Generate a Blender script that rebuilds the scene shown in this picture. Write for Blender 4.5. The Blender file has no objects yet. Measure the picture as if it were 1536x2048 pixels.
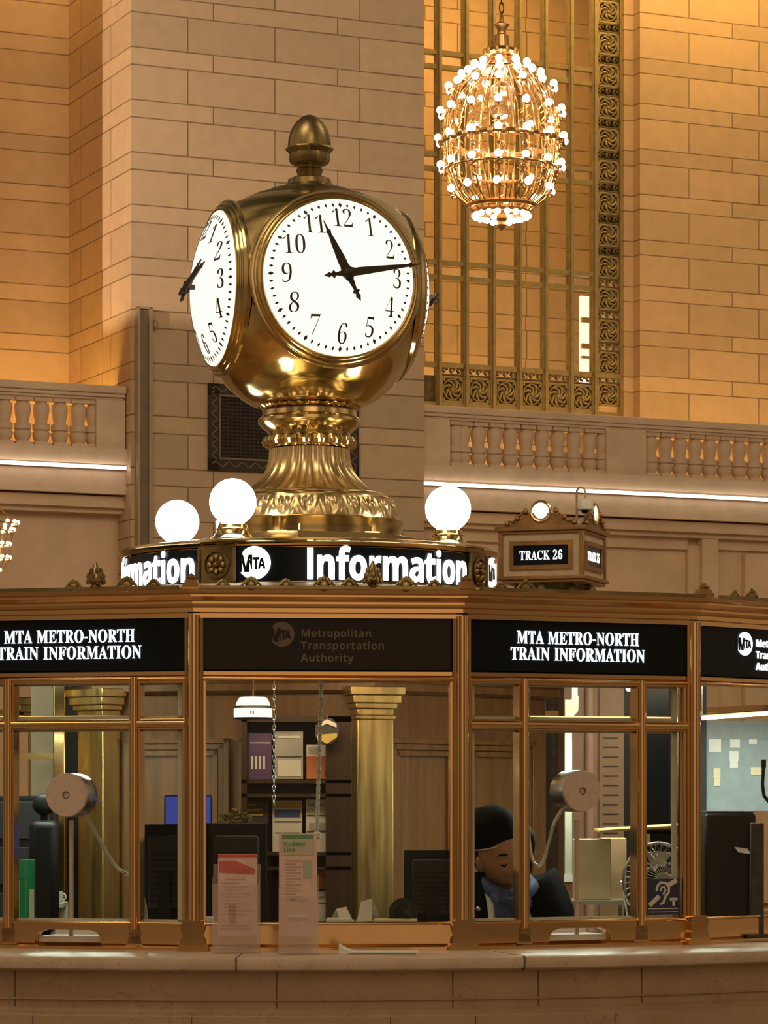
import bpy, bmesh, math, random
from math import sin, cos, pi, radians as R, sqrt, atan2
from mathutils import Vector, Matrix
random.seed(7)
SC = bpy.context.scene
COL = SC.collection
# ---------------------------------------------------------------- camera
F, HOR, EYE = 6000.0, 1595.0, 1.6          # focal length and horizon row in pixels of the 1536x2048 frame, eye height
cd = bpy.data.cameras.new('camera')
cam = bpy.data.objects.new('camera', cd); COL.objects.link(cam)
cam.location = (0, 0, EYE); cam.rotation_euler = (pi/2, 0, 0)
cd.sensor_fit = 'VERTICAL'; cd.sensor_height = 36; cd.lens = F/2048*36
cd.shift_y = (HOR-1024)/2048; cd.clip_end = 300
SC.camera = cam
SC.view_settings.view_transform = 'Standard'; SC.view_settings.look = 'None'
SC.view_settings.gamma = 1; SC.view_settings.use_curve_mapping = False
SC.view_settings.exposure = 0.0
SC.cycles.use_denoising = True
SC.cycles.transparent_max_bounces = 16
SC.cycles.max_bounces = 6
SC.cycles.sample_clamp_indirect = 6
# ---------------------------------------------------------------- world: the rest of the hall, warm and uneven
w = bpy.data.worlds.new('hall'); SC.world = w; w.use_nodes = True
nt = w.node_tree; N = nt.nodes; L = nt.links
bg = N['Background']; bg.inputs[1].default_value = 0.42
tc = N.new('ShaderNodeTexCoord'); sp = N.new('ShaderNodeSeparateXYZ'); L.new(tc.outputs['Generated'], sp.inputs[0])
rp = N.new('ShaderNodeValToRGB'); L.new(sp.outputs['Z'], rp.inputs[0])
mr = N.new('ShaderNodeMapRange'); mr.inputs[1].default_value = -1; mr.inputs[2].default_value = 1
L.new(sp.outputs['Z'], mr.inputs[0]); L.new(mr.outputs[0], rp.inputs[0])
cr = rp.color_ramp
cr.elements[0].position = 0.0; cr.elements[0].color = (.25, .15, .085, 1)
cr.elements[1].position = 1.0; cr.elements[1].color = (.20, .15, .08, 1)
for p_, c_ in ((.47, (.42, .26, .14, 1)), (.53, (.95, .62, .34, 1)), (.68, (1.25, .86, .50, 1)), (.85, (.75, .52, .28, 1))):
    e = cr.elements.new(p_); e.color = c_
def wm(op, p, q):
    x = N.new('ShaderNodeMath'); x.operation = op
    for k_, s_ in enumerate((p, q)):
        if isinstance(s_, (int, float)): x.inputs[k_].default_value = s_
        else: L.new(s_, x.inputs[k_])
    return x.outputs[0]
az_ = wm('ARCTAN2', sp.outputs['X'], wm('MULTIPLY', sp.outputs['Y'], -1.0))       # upright bright and dark bands made up for the bronze to reflect
rb = N.new('ShaderNodeValToRGB'); L.new(wm('ADD', wm('DIVIDE', az_, 2*pi), .5), rb.inputs[0]); eb = rb.color_ramp
BANDS = ((-180, .5), (-140, .2), (-110, 1.3), (-90, .3), (-65, 1.6), (-55, .35), (-42, .3), (-33, 1.0), (-24, .25), (-13, .3), (-5, 1.9), (17, 1.9), (24, .3), (36, .55), (44, .3), (54, .5), (64, 1.8), (74, .3), (100, 1.2), (120, .2), (150, .9), (180, .5))
eb.elements[0].position = 0; eb.elements[1].position = 1
for k_, (d_, v_) in enumerate(BANDS):
    e = eb.elements[0] if k_ == 0 else (eb.elements[-1] if k_ == len(BANDS)-1 else eb.elements.new(d_/360+.5))
    e.color = (v_, v_, v_, 1)
mx = N.new('ShaderNodeVectorMath'); mx.operation = 'SCALE'
L.new(rp.outputs[0], mx.inputs[0]); L.new(rb.outputs[0], mx.inputs['Scale']); L.new(mx.outputs[0], bg.inputs[0])
# ---------------------------------------------------------------- wall frame: X along the wall, Y back into it, Z up
YAW = R(24.4); WD = 42.0
UX = Vector((cos(YAW), sin(YAW), 0)); VB = Vector((-sin(YAW), cos(YAW), 0))
WM = Matrix((( UX.x, VB.x, 0, 0), (UX.y, VB.y, 0, WD), (0, 0, 1, 0), (0, 0, 0, 1)))
def P(px, py, d):
    return Vector(((px-768)/F*d, d, EYE+(HOR-py)/F*d))
def ray(px, py): return Vector(((px-768)/F, 1, (HOR-py)/F))
def plane_hit(M, px, py, v=0.0):           # where the pixel's ray meets the plane local-y = v of frame M: local (x, z)
    I = M.inverted(); o = I @ Vector((0, 0, EYE)); d = I.to_3x3() @ ray(px, py)
    t = (v-o.y)/d.y; q = o+d*t
    return q.x, q.z
def wl(px, py, v=0.0): return plane_hit(WM, px, py, v)
def wu(px, v=0.0, py=800): return wl(px, py, v)[0]
def wz(px, py, v=0.0): return wl(px, py, v)[1]
def lamp(name, kind, loc, power, color, size=1, size_y=None, aim=None, spot=None, blend=.1):
    l = bpy.data.lights.new(name, kind); l.energy = power; l.color = color
    if kind == 'AREA':
        l.size = size
        if size_y: l.shape = 'RECTANGLE'; l.size_y = size_y
    else: l.shadow_soft_size = size
    if spot: l.spot_size = spot; l.spot_blend = blend
    o = bpy.data.objects.new(name, l); COL.objects.link(o); o.location = loc
    if aim is not None: o.rotation_euler = (Vector(aim)-Vector(loc)).to_track_quat('-Z', 'Y').to_euler()
    return o
def wp(u, v, z): return WM @ Vector((u, v, z))
ORANGE = (1, .54, .11)
# uplights along the balcony, behind the balustrade, and unseen fills added high up to even out the recesses
lamp('uplight_recess_left', 'AREA', wp(-4.7, .9, 6.4), 40, ORANGE, 1.5, .4, wp(-4.7, 2.6, 10))
lamp('high_fill_left', 'AREA', wp(-4.7, .8, 15.5), 60, ORANGE, 1.5, .5, wp(-4.7, 2.6, 10.5))
lamp('uplight_recess_right', 'AREA', wp(6.2, .9, 6.4), 70, ORANGE, 6.5, .4, wp(6.2, 2.8, 11))
lamp('high_fill_right', 'AREA', wp(6.0, .8, 15.5), 230, ORANGE, 6.5, .5, wp(6.0, 2.8, 10.5))
lamp('corridor_light', 'AREA', wp(3.4, 3.9, 6.3), 120, (1, .58, .18), 4.5, .3, wp(3.4, 5.6, 10.5))
lamp('corridor_light_high', 'AREA', wp(3.4, 3.9, 15.0), 170, (1, .58, .18), 4.5, .3, wp(3.4, 5.6, 11.0))
# unseen spotlight added to rake the pier's left side, cut by an unseen pier
lamp('added_reveal_spot', 'SPOT', wp(-13.9, -4.8, 9.5), 4200, (1, .74, .50), .12, aim=wp(-3.6, .6, 11.2), spot=R(32))
# unseen fill lights added high up for the general light of the hall
lamp('hall_fill', 'AREA', (-6, 4, 17), 900, (1, .78, .50), 8, 8, (0, 36, 6))
lamp('hall_fill', 'AREA', (11, 14, 15), 720, (1, .78, .50), 6, 6, (3, 42, 3))
lamp('hall_fill', 'AREA', (3, -4, 12), 170, (1, .74, .46), 5, 5, (0, 11, 1))
# unseen fills added under the booth ceiling: warm, with cooler ones at each side
lamp('booth_fill', 'AREA', (-.15, 10.35, 2.17), 9, (1, .72, .40), .9, .3, (-.10, 11.1, 1.2))
lamp('booth_fill', 'AREA', (-1.35, 10.9, 2.17), 8, (.93, 1, .76), .6, .4, (-1.2, 11.3, 1.2))
lamp('booth_fill', 'AREA', (.85, 10.7, 2.17), 10, (1, .90, .72), .6, .5, (.75, 11.2, 1.2))
lamp('booth_fill', 'AREA', (1.45, 10.75, 2.17), 2.5, (.88, .98, 1), .6, .4, (1.5, 11.4, 1.3))
lamp('booth_fill', 'AREA', (1.15, 12.2, 2.17), 8, (1, .80, .58), .6, .4, (1.1, 12.9, 1.2))
# ---------------------------------------------------------------- helpers
def tag(o, label=None, cat=None, group=None, kind=None):
    if label: o['label'] = label
    if cat: o['category'] = cat
    if group: o['group'] = group
    if kind: o['kind'] = kind
    return o
def thing(name, label, cat, loc=(0, 0, 0), rz=0, group=None, M=None):
    o = bpy.data.objects.new(name, None); COL.objects.link(o); o.empty_display_size = .1
    if M is not None: o.matrix_world = M
    else: o.matrix_world = Matrix.Translation(loc) @ Matrix.Rotation(rz, 4, 'Z')
    return tag(o, label, cat, group)
class MB:
    def __init__(s): s.v = []; s.f = []
    def add(s, v, f, M=None):
        n = len(s.v); s.v += [tuple(M @ Vector(p)) if M else tuple(p) for p in v]
        s.f += [tuple(i+n for i in q) for q in f]; return s
    def box(s, x0, x1, y0, y1, z0, z1, M=None):
        v = [(x, y, z) for z in (z0, z1) for y in (y0, y1) for x in (x0, x1)]
        return s.add(v, [(0, 2, 3, 1), (4, 5, 7, 6), (0, 1, 5, 4), (2, 6, 7, 3), (0, 4, 6, 2), (1, 3, 7, 5)], M)
    def lathe(s, prof, n=32, M=None, a0=0, a1=2*pi, fr=None, cap=True):   # prof: (r, z) bottom to top; fr(angle, i) scales r
        full = abs(a1-a0-2*pi) < 1e-6; m = n if full else n+1; v = []; f = []
        for i, (r, z) in enumerate(prof):
            for k in range(m):
                a = a0+(a1-a0)*k/n; q = r*(fr(a, i) if fr else 1)
                v.append((q*cos(a), q*sin(a), z))
        for i in range(len(prof)-1):
            for k in range(n):
                a, b = i*m+k, i*m+(k+1) % m
                f.append((a, b, b+m, a+m))
        if cap and full:
            if prof[0][0] > 1e-5: f.append(tuple(range(m))[::-1])
            if prof[-1][0] > 1e-5: f.append(tuple((len(prof)-1)*m+k for k in range(m)))
        return s.add(v, f, M)
    def tube(s, pts, r, n=8, closed=False, M=None, cap=True):
        pts = [Vector(p) for p in pts]; rs = r if isinstance(r, (list, tuple)) else [r]*len(pts)
        v = []; f = []; up = None; m = len(pts)
        for i, p in enumerate(pts):
            if closed: t = pts[(i+1) % m]-pts[i-1]
            else: t = pts[min(i+1, m-1)]-pts[max(i-1, 0)]
            t.normalize()
            if up is None:
                up = Vector((0, 0, 1)) if abs(t.z) < .9 else Vector((1, 0, 0))
            a = t.cross(up)
            if a.length < 1e-6: a = t.orthogonal()
            a.normalize(); b = a.cross(t).normalized(); up = b
            for k in range(n):
                g = 2*pi*k/n; v.append(p+(a*cos(g)+b*sin(g))*rs[i])
        for i in range(m if closed else m-1):
            for k in range(n):
                f.append((i*n+k, i*n+(k+1) % n, (i+1) % m*n+(k+1) % n, (i+1) % m*n+k))
        if cap and not closed: f += [tuple(range(n))[::-1], tuple((m-1)*n+k for k in range(n))]
        return s.add(v, f, M)
    def prism(s, poly, y0, y1, M=None):     # poly in local (x, z), extruded along y
        n = len(poly)
        v = [(x, y0, z) for x, z in poly]+[(x, y1, z) for x, z in poly]
        f = [tuple(range(n)), tuple(range(2*n-1, n-1, -1))]+[(i, i+n, (i+1) % n+n, (i+1) % n) for i in range(n)]
        return s.add(v, f, M)
    def ball(s, c, r, n=12, m=8, sx=1, sy=1, sz=1, M=None):
        v = [(c[0], c[1], c[2]-r*sz)]; f = []
        for i in range(1, m):
            a = -pi/2+pi*i/m
            for k in range(n):
                g = 2*pi*k/n; v.append((c[0]+r*sx*cos(a)*cos(g), c[1]+r*sy*cos(a)*sin(g), c[2]+r*sz*sin(a)))
        v.append((c[0], c[1], c[2]+r*sz)); t = len(v)-1
        for k in range(n):
            f.append((0, 1+(k+1) % n, 1+k)); f.append((t, t-n+k, t-n+(k+1) % n))
            for i in range(m-2): f.append((1+i*n+k, 1+i*n+(k+1) % n, 1+(i+1)*n+(k+1) % n, 1+(i+1)*n+k))
        return s.add(v, f, M)
    def mesh(s, name, mat, smooth=True, angle=35):
        me = bpy.data.meshes.new(name); me.from_pydata(s.v, [], s.f)
        bm = bmesh.new(); bm.from_mesh(me); bmesh.ops.recalc_face_normals(bm, faces=bm.faces); bm.to_mesh(me); bm.free()
        me.materials.append(mat)
        if smooth:
            me.shade_smooth(); me.set_sharp_from_angle(angle=R(angle))
        return me
    def build(s, name, mat, parent=None, M=None, smooth=True, bevel=0, label=None, angle=35, local=False):
        o = bpy.data.objects.new(name, s.mesh(name, mat, smooth, angle)); COL.objects.link(o)
        if parent is not None:
            o.parent = parent
            if not local:                   # the geometry is given in world space unless local
                o.matrix_parent_inverse = world(parent).inverted()
        if M is not None: o.matrix_basis = M
        if bevel:
            b = o.modifiers.new('bevel', 'BEVEL'); b.width = bevel; b.segments = 2; b.limit_method = 'ANGLE'; b.angle_limit = R(40)
        if label: o['label'] = label
        return o
def world(o):
    m = o.matrix_basis.copy()
    if o.parent: m = world(o.parent) @ o.matrix_parent_inverse @ m
    return m
def copy_tree(o, parent=None):
    c = o.copy(); COL.objects.link(c)
    if parent: c.parent = parent
    for ch in [x for x in KIDS.get(o.name, [])] if False else list(o.children): copy_tree(ch, c)
    return c
# ---------------------------------------------------------------- materials
class G:                                    # small node-math helper
    def __init__(s, name):
        s.m = bpy.data.materials.new(name); s.m.use_nodes = True; s.t = s.m.node_tree
        s.N = s.t.nodes; s.b = s.N['Principled BSDF']; s.out = s.N['Material Output']
    def link(s, a, b): s.t.links.new(a, b)
    def n(s, kind, **kw):
        x = s.N.new('ShaderNode'+kind)
        for k, v in kw.items(): setattr(x, k, v)
        return x
    def math(s, op, a, b=None, c=None):
        x = s.n('Math', operation=op)
        for i, q in enumerate((a, b, c)):
            if q is None: continue
            if isinstance(q, (int, float)): x.inputs[i].default_value = q
            else: s.link(q, x.inputs[i])
        return x.outputs[0]
    def coord(s, which='Object'): return s.n('TexCoord').outputs[which]
    def noise(s, scale, detail=3, vec=None, out='Fac', rough=.55):
        x = s.n('TexNoise'); x.inputs['Scale'].default_value = scale; x.inputs['Detail'].default_value = detail; x.inputs['Roughness'].default_value = rough
        s.link(vec if vec is not None else s.coord(), x.inputs['Vector']); return x.outputs[out]
    def ramp(s, fac, stops):
        x = s.n('ValToRGB'); s.link(fac, x.inputs[0]); e = x.color_ramp.elements
        e[0].position, e[0].color = stops[0][0], (*stops[0][1], 1); e[1].position, e[1].color = stops[-1][0], (*stops[-1][1], 1)
        for p, c in stops[1:-1]: e.new(p).color = (*c, 1)
        return x.outputs[0]
    def rng(s, v, a, b, c, d):
        x = s.n('MapRange'); s.link(v, x.inputs[0])
        for i, q in enumerate((a, b, c, d)): x.inputs[i+1].default_value = q
        return x.outputs[0]
    def mix(s, fac, a, b, blend='MIX'):
        x = s.n('Mix', data_type='RGBA', blend_type=blend)
        for i, q in ((0, fac), (6, a), (7, b)):
            if isinstance(q, (int, float)): x.inputs[i].default_value = q
            elif isinstance(q, tuple): x.inputs[i].default_value = (*q, 1)
            else: s.link(q, x.inputs[i])
        return x.outputs[2]
    def bump(s, h, strength=.3, dist=.01):
        x = s.n('Bump'); x.inputs['Strength'].default_value = strength; x.inputs['Distance'].default_value = dist
        s.link(h, x.inputs['Height']); s.link(x.outputs[0], s.b.inputs['Normal'])
    def set(s, **kw):
        nm = dict(base='Base Color', metal='Metallic', rough='Roughness', ec='Emission Color', es='Emission Strength', spec='Specular IOR Level', alpha='Alpha', coat='Coat Weight')
        for k, v in kw.items():
            i = s.b.inputs[nm[k]]
            if isinstance(v, (int, float)): i.default_value = v
            elif isinstance(v, tuple): i.default_value = (*v, 1)
            else: s.link(v, i)
        return s
def plain(name, base, rough=.5, metal=0, var=.08, scale=20, spec=.5):
    g = G(name); f = g.noise(scale, 2)
    c = tuple(base)
    lo = tuple(x*(1-var) for x in c); hi = tuple(min(1, x*(1+var)) for x in c)
    g.set(base=g.ramp(f, ((.3, lo), (.7, hi))), rough=rough, metal=metal, spec=spec); return g.m
def emit(name, col, st):
    g = G(name); g.set(base=(.02, .02, .02), ec=col, es=st, rough=.6); return g.m
def blocks(name, base, var=.10, z0=.385, ha=.473, hb=.236, la=1.28, lb=1.85, oa=0., ob=0., joint=.012):
    g = G(name); s = g.n('SeparateXYZ'); g.link(g.coord(), s.inputs[0])
    z = g.math('SUBTRACT', s.outputs['Z'], z0); per = ha+hb
    k = g.math('FLOOR', g.math('DIVIDE', z, per)); f = g.math('SUBTRACT', z, g.math('MULTIPLY', k, per))
    isb = g.math('GREATER_THAN', f, ha)
    f2 = g.math('SUBTRACT', f, g.math('MULTIPLY', isb, ha))
    rh = g.math('ADD', g.math('MULTIPLY', isb, hb-ha), ha)
    h = g.math('ADD', s.outputs['X'], s.outputs['Y'])
    ln = g.math('ADD', g.math('MULTIPLY', isb, lb-la), la)
    hx = g.math('SUBTRACT', h, g.math('ADD', g.math('MULTIPLY', isb, ob-oa), oa))
    b = g.math('FLOOR', g.math('DIVIDE', hx, ln)); fx = g.math('SUBTRACT', hx, g.math('MULTIPLY', b, ln))
    d = g.math('MINIMUM', g.math('MINIMUM', f2, g.math('SUBTRACT', rh, f2)), g.math('MINIMUM', fx, g.math('SUBTRACT', ln, fx)))
    wob = g.noise(1.1, 2)
    jd = g.math('ADD', d, g.math('MULTIPLY', g.math('SUBTRACT', wob, .52), .012))
    mask = g.rng(jd, joint*.25, joint, 0, 1)
    cv = g.n('CombineXYZ'); g.link(b, cv.inputs[0]); g.link(g.math('ADD', g.math('MULTIPLY', k, 2), isb), cv.inputs[1])
    wn = g.n('TexWhiteNoise', noise_dimensions='2D'); g.link(cv.outputs[0], wn.inputs['Vector'])
    val = g.rng(wn.outputs['Value'], 0, 1, 1-var*1.25, 1+var*.75)
    mot = g.rng(g.noise(5, 5), .3, .7, .93, 1.07)
    tone = g.math('MULTIPLY', val, mot)
    c = g.n('VectorMath', operation='SCALE'); c.inputs[0].default_value = base; g.link(tone, c.inputs['Scale'])
    hue = g.mix(g.rng(wn.outputs['Value'], 0, 1, 0, .22), c.outputs[0], (base[0]*.95, base[1]*.88, base[2]*.80))
    col = g.mix(mask, (base[0]*.38, base[1]*.34, base[2]*.30), hue)
    g.set(base=col, rough=.62, spec=.3); g.bump(mask, .5, .008); return g.m
def stone(name, base, rough=.5, scale=3.0, veins=True):
    g = G(name); f = g.noise(scale, 6, rough=.65)
    c = g.ramp(f, ((.25, tuple(x*.82 for x in base)), (.55, tuple(base)), (.8, tuple(min(1, x*1.12) for x in base))))
    if veins:
        vn = g.noise(scale*.8, 4, rough=.6)
        ln = g.rng(g.math('ABSOLUTE', g.math('SUBTRACT', vn, .5)), 0, .007, .55, 0)
        c = g.mix(ln, c, tuple(x*.55 for x in base))
    g.set(base=c, rough=rough, spec=.35); return g.m
def metal(name, base, rough, var=.12, scale=6, streak=False, metal=1):
    g = G(name); v = g.coord()
    if streak:
        mp = g.n('Mapping'); mp.inputs['Scale'].default_value = (9, 9, .8); g.link(v, mp.inputs[0]); v = mp.outputs[0]
    f = g.noise(scale, 4, v)
    g.set(base=g.ramp(f, ((.3, tuple(x*(1-var) for x in base)), (.7, tuple(min(1, x*(1+var)) for x in base)))), metal=metal, rough=g.rng(f, .3, .7, rough*.8, rough*1.25)); return g.m
def glass(name, tint=(.97, .98, .95), refl=.9, ior=1.35):
    g = G(name); tr = g.n('BsdfTransparent'); tr.inputs[0].default_value = (*tint, 1)
    gl = g.n('BsdfGlossy'); gl.inputs['Roughness'].default_value = .02; gl.inputs[0].default_value = (refl, refl, refl, 1)
    fr = g.n('Fresnel'); fr.inputs[0].default_value = ior; mxs = g.n('MixShader')
    g.link(g.math('MULTIPLY', fr.outputs[0], g.math('SUBTRACT', 1.0, g.n('NewGeometry').outputs['Backfacing'])), mxs.inputs[0]); g.link(tr.outputs[0], mxs.inputs[1]); g.link(gl.outputs[0], mxs.inputs[2])
    g.link(mxs.outputs[0], g.out.inputs[0]); return g.m
def wood(name, base, rough=.4):
    g = G(name); mp = g.n('Mapping'); mp.inputs['Scale'].default_value = (14, 14, 1.2); g.link(g.coord(), mp.inputs[0])
    f = g.noise(2.2, 5, mp.outputs[0])
    g.set(base=g.ramp(f, ((.3, tuple(x*.7 for x in base)), (.7, tuple(x*1.2 for x in base)))), rough=rough); return g.m
M = {}
STONE = (.60, .455, .315)
M['pier'] = blocks('pier_stone', STONE, oa=wu(376) % 1.28, ob=wu(427) % 1.85)
M['recess'] = blocks('recess_stone', (.60, .455, .315), oa=.3, ob=.8, var=.12)
M['corridor'] = blocks('corridor_stone', (.60, .45, .30), oa=.1, ob=.5, var=.08)
M['balcony'] = stone('balcony_stone', (.72, .56, .415), .5, 2.2, False)
M['lower'] = stone('lower_wall_stone', (.74, .56, .40), .45, 1.6, False)
M['floor'] = stone('floor_marble', (.42, .33, .24), .22, 1.5)
M['counter'] = stone('counter_marble', (.42, .285, .185), .35, 5)
M['counter_top'] = stone('counter_top_marble', (.55, .42, .32), .30, 6)
M['brass'] = metal('polished_brass', (.66, .52, .26), .13, .10, 5)
M['brass_satin'] = metal('satin_brass', (.68, .53, .29), .27, .14, 7)
M['brass_old'] = metal('aged_brass', (.30, .23, .11), .33, .35, 9)
M['bronze'] = metal('frame_bronze', (.66, .42, .20), .15, .05, 2)
M['bronze_dull'] = metal('dull_bronze', (.42, .25, .11), .42, .2, 5)
M['window_metal'] = plain('window_bronze', (.36, .30, .155), .5, .35, .15, 8)
M['rosette_metal'] = plain('rosette_bronze', (.15, .12, .055), .55, .35, .35, 14)
M['dark_iron'] = plain('dark_iron', (.055, .045, .04), .5, .5, .25, 30)
M['iron'] = plain('iron_lattice', (.035, .03, .028), .55, .4, .2, 30)
M['board'] = plain('bronze_board', (.20, .155, .105), .5, .2, .1, 5)
M['board_edge'] = plain('bronze_board_edge', (.42, .33, .22), .5, .2, .1, 5)
M['glass'] = glass('window_glass', (.95, .96, .92), .55, 1.32)
M['back_glass'] = glass('back_window_glass', (.95, .93, .86), .5, 1.3)
M['seal'] = plain('pale_seal', (.60, .58, .53), .5)
M['sign'] = plain('black_sign_glass', (.008, .012, .018), .22, 0, .05, 5, .15)
M['sign_brown'] = plain('dim_sign_glass', (.014, .009, .008), .25, 0, .05, 5, .2)
M['letters'] = emit('backlit_white', (1, .97, .93), 3.2)
M['letters_cool'] = emit('backlit_cool_white', (.86, .95, 1), 2.0)
M['letters_off'] = plain('unlit_letter', (.16, .125, .10), .5)
M['globe'] = emit('opal_globe', (1, .93, .84), 7.0)
M['dial'] = emit('backlit_opal_glass', (1, .91, .74), 1.28)
M['ink'] = plain('dial_black', (.03, .018, .012), .5)
M['bulb'] = emit('lit_bulb', (1, .84, .76), 9.0)
M['chandelier'] = metal('gilded_bronze', (.72, .45, .18), .30, .2, 20)
M['strip'] = emit('led_strip', (1, .86, .70), 4.5)
M['tube'] = emit('fluorescent_tube', (.88, 1, .90), 9)
M['steel'] = metal('brushed_steel', (.62, .63, .62), .28, .12, 12)
M['steel_matt'] = plain('speaker_face', (.64, .50, .43), .45, .25, .06, 60)
M['black'] = plain('black_plastic', (.012, .012, .014), .42, spec=.2)
M['charcoal'] = plain('charcoal_plastic', (.028, .03, .033), .45, spec=.25)
M['wood'] = wood('kiosk_wood', (.19, .088, .030))
M['wood_dark'] = wood('rack_wood', (.045, .024, .014))
M['gold_panel'] = metal('pilaster_brass', (.62, .45, .19), .36, .12, 4, True)
M['white'] = plain('white_paint', (.75, .74, .72), .5)
M['paper'] = plain('white_paper', (.72, .70, .68), .7, 0, .04)
M['cream'] = plain('cream_card', (.66, .58, .40), .6)
M['card'] = plain('brown_cardboard', (.42, .26, .14), .7)
M['desk'] = plain('desk_top', (.55, .53, .48), .4)
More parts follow.
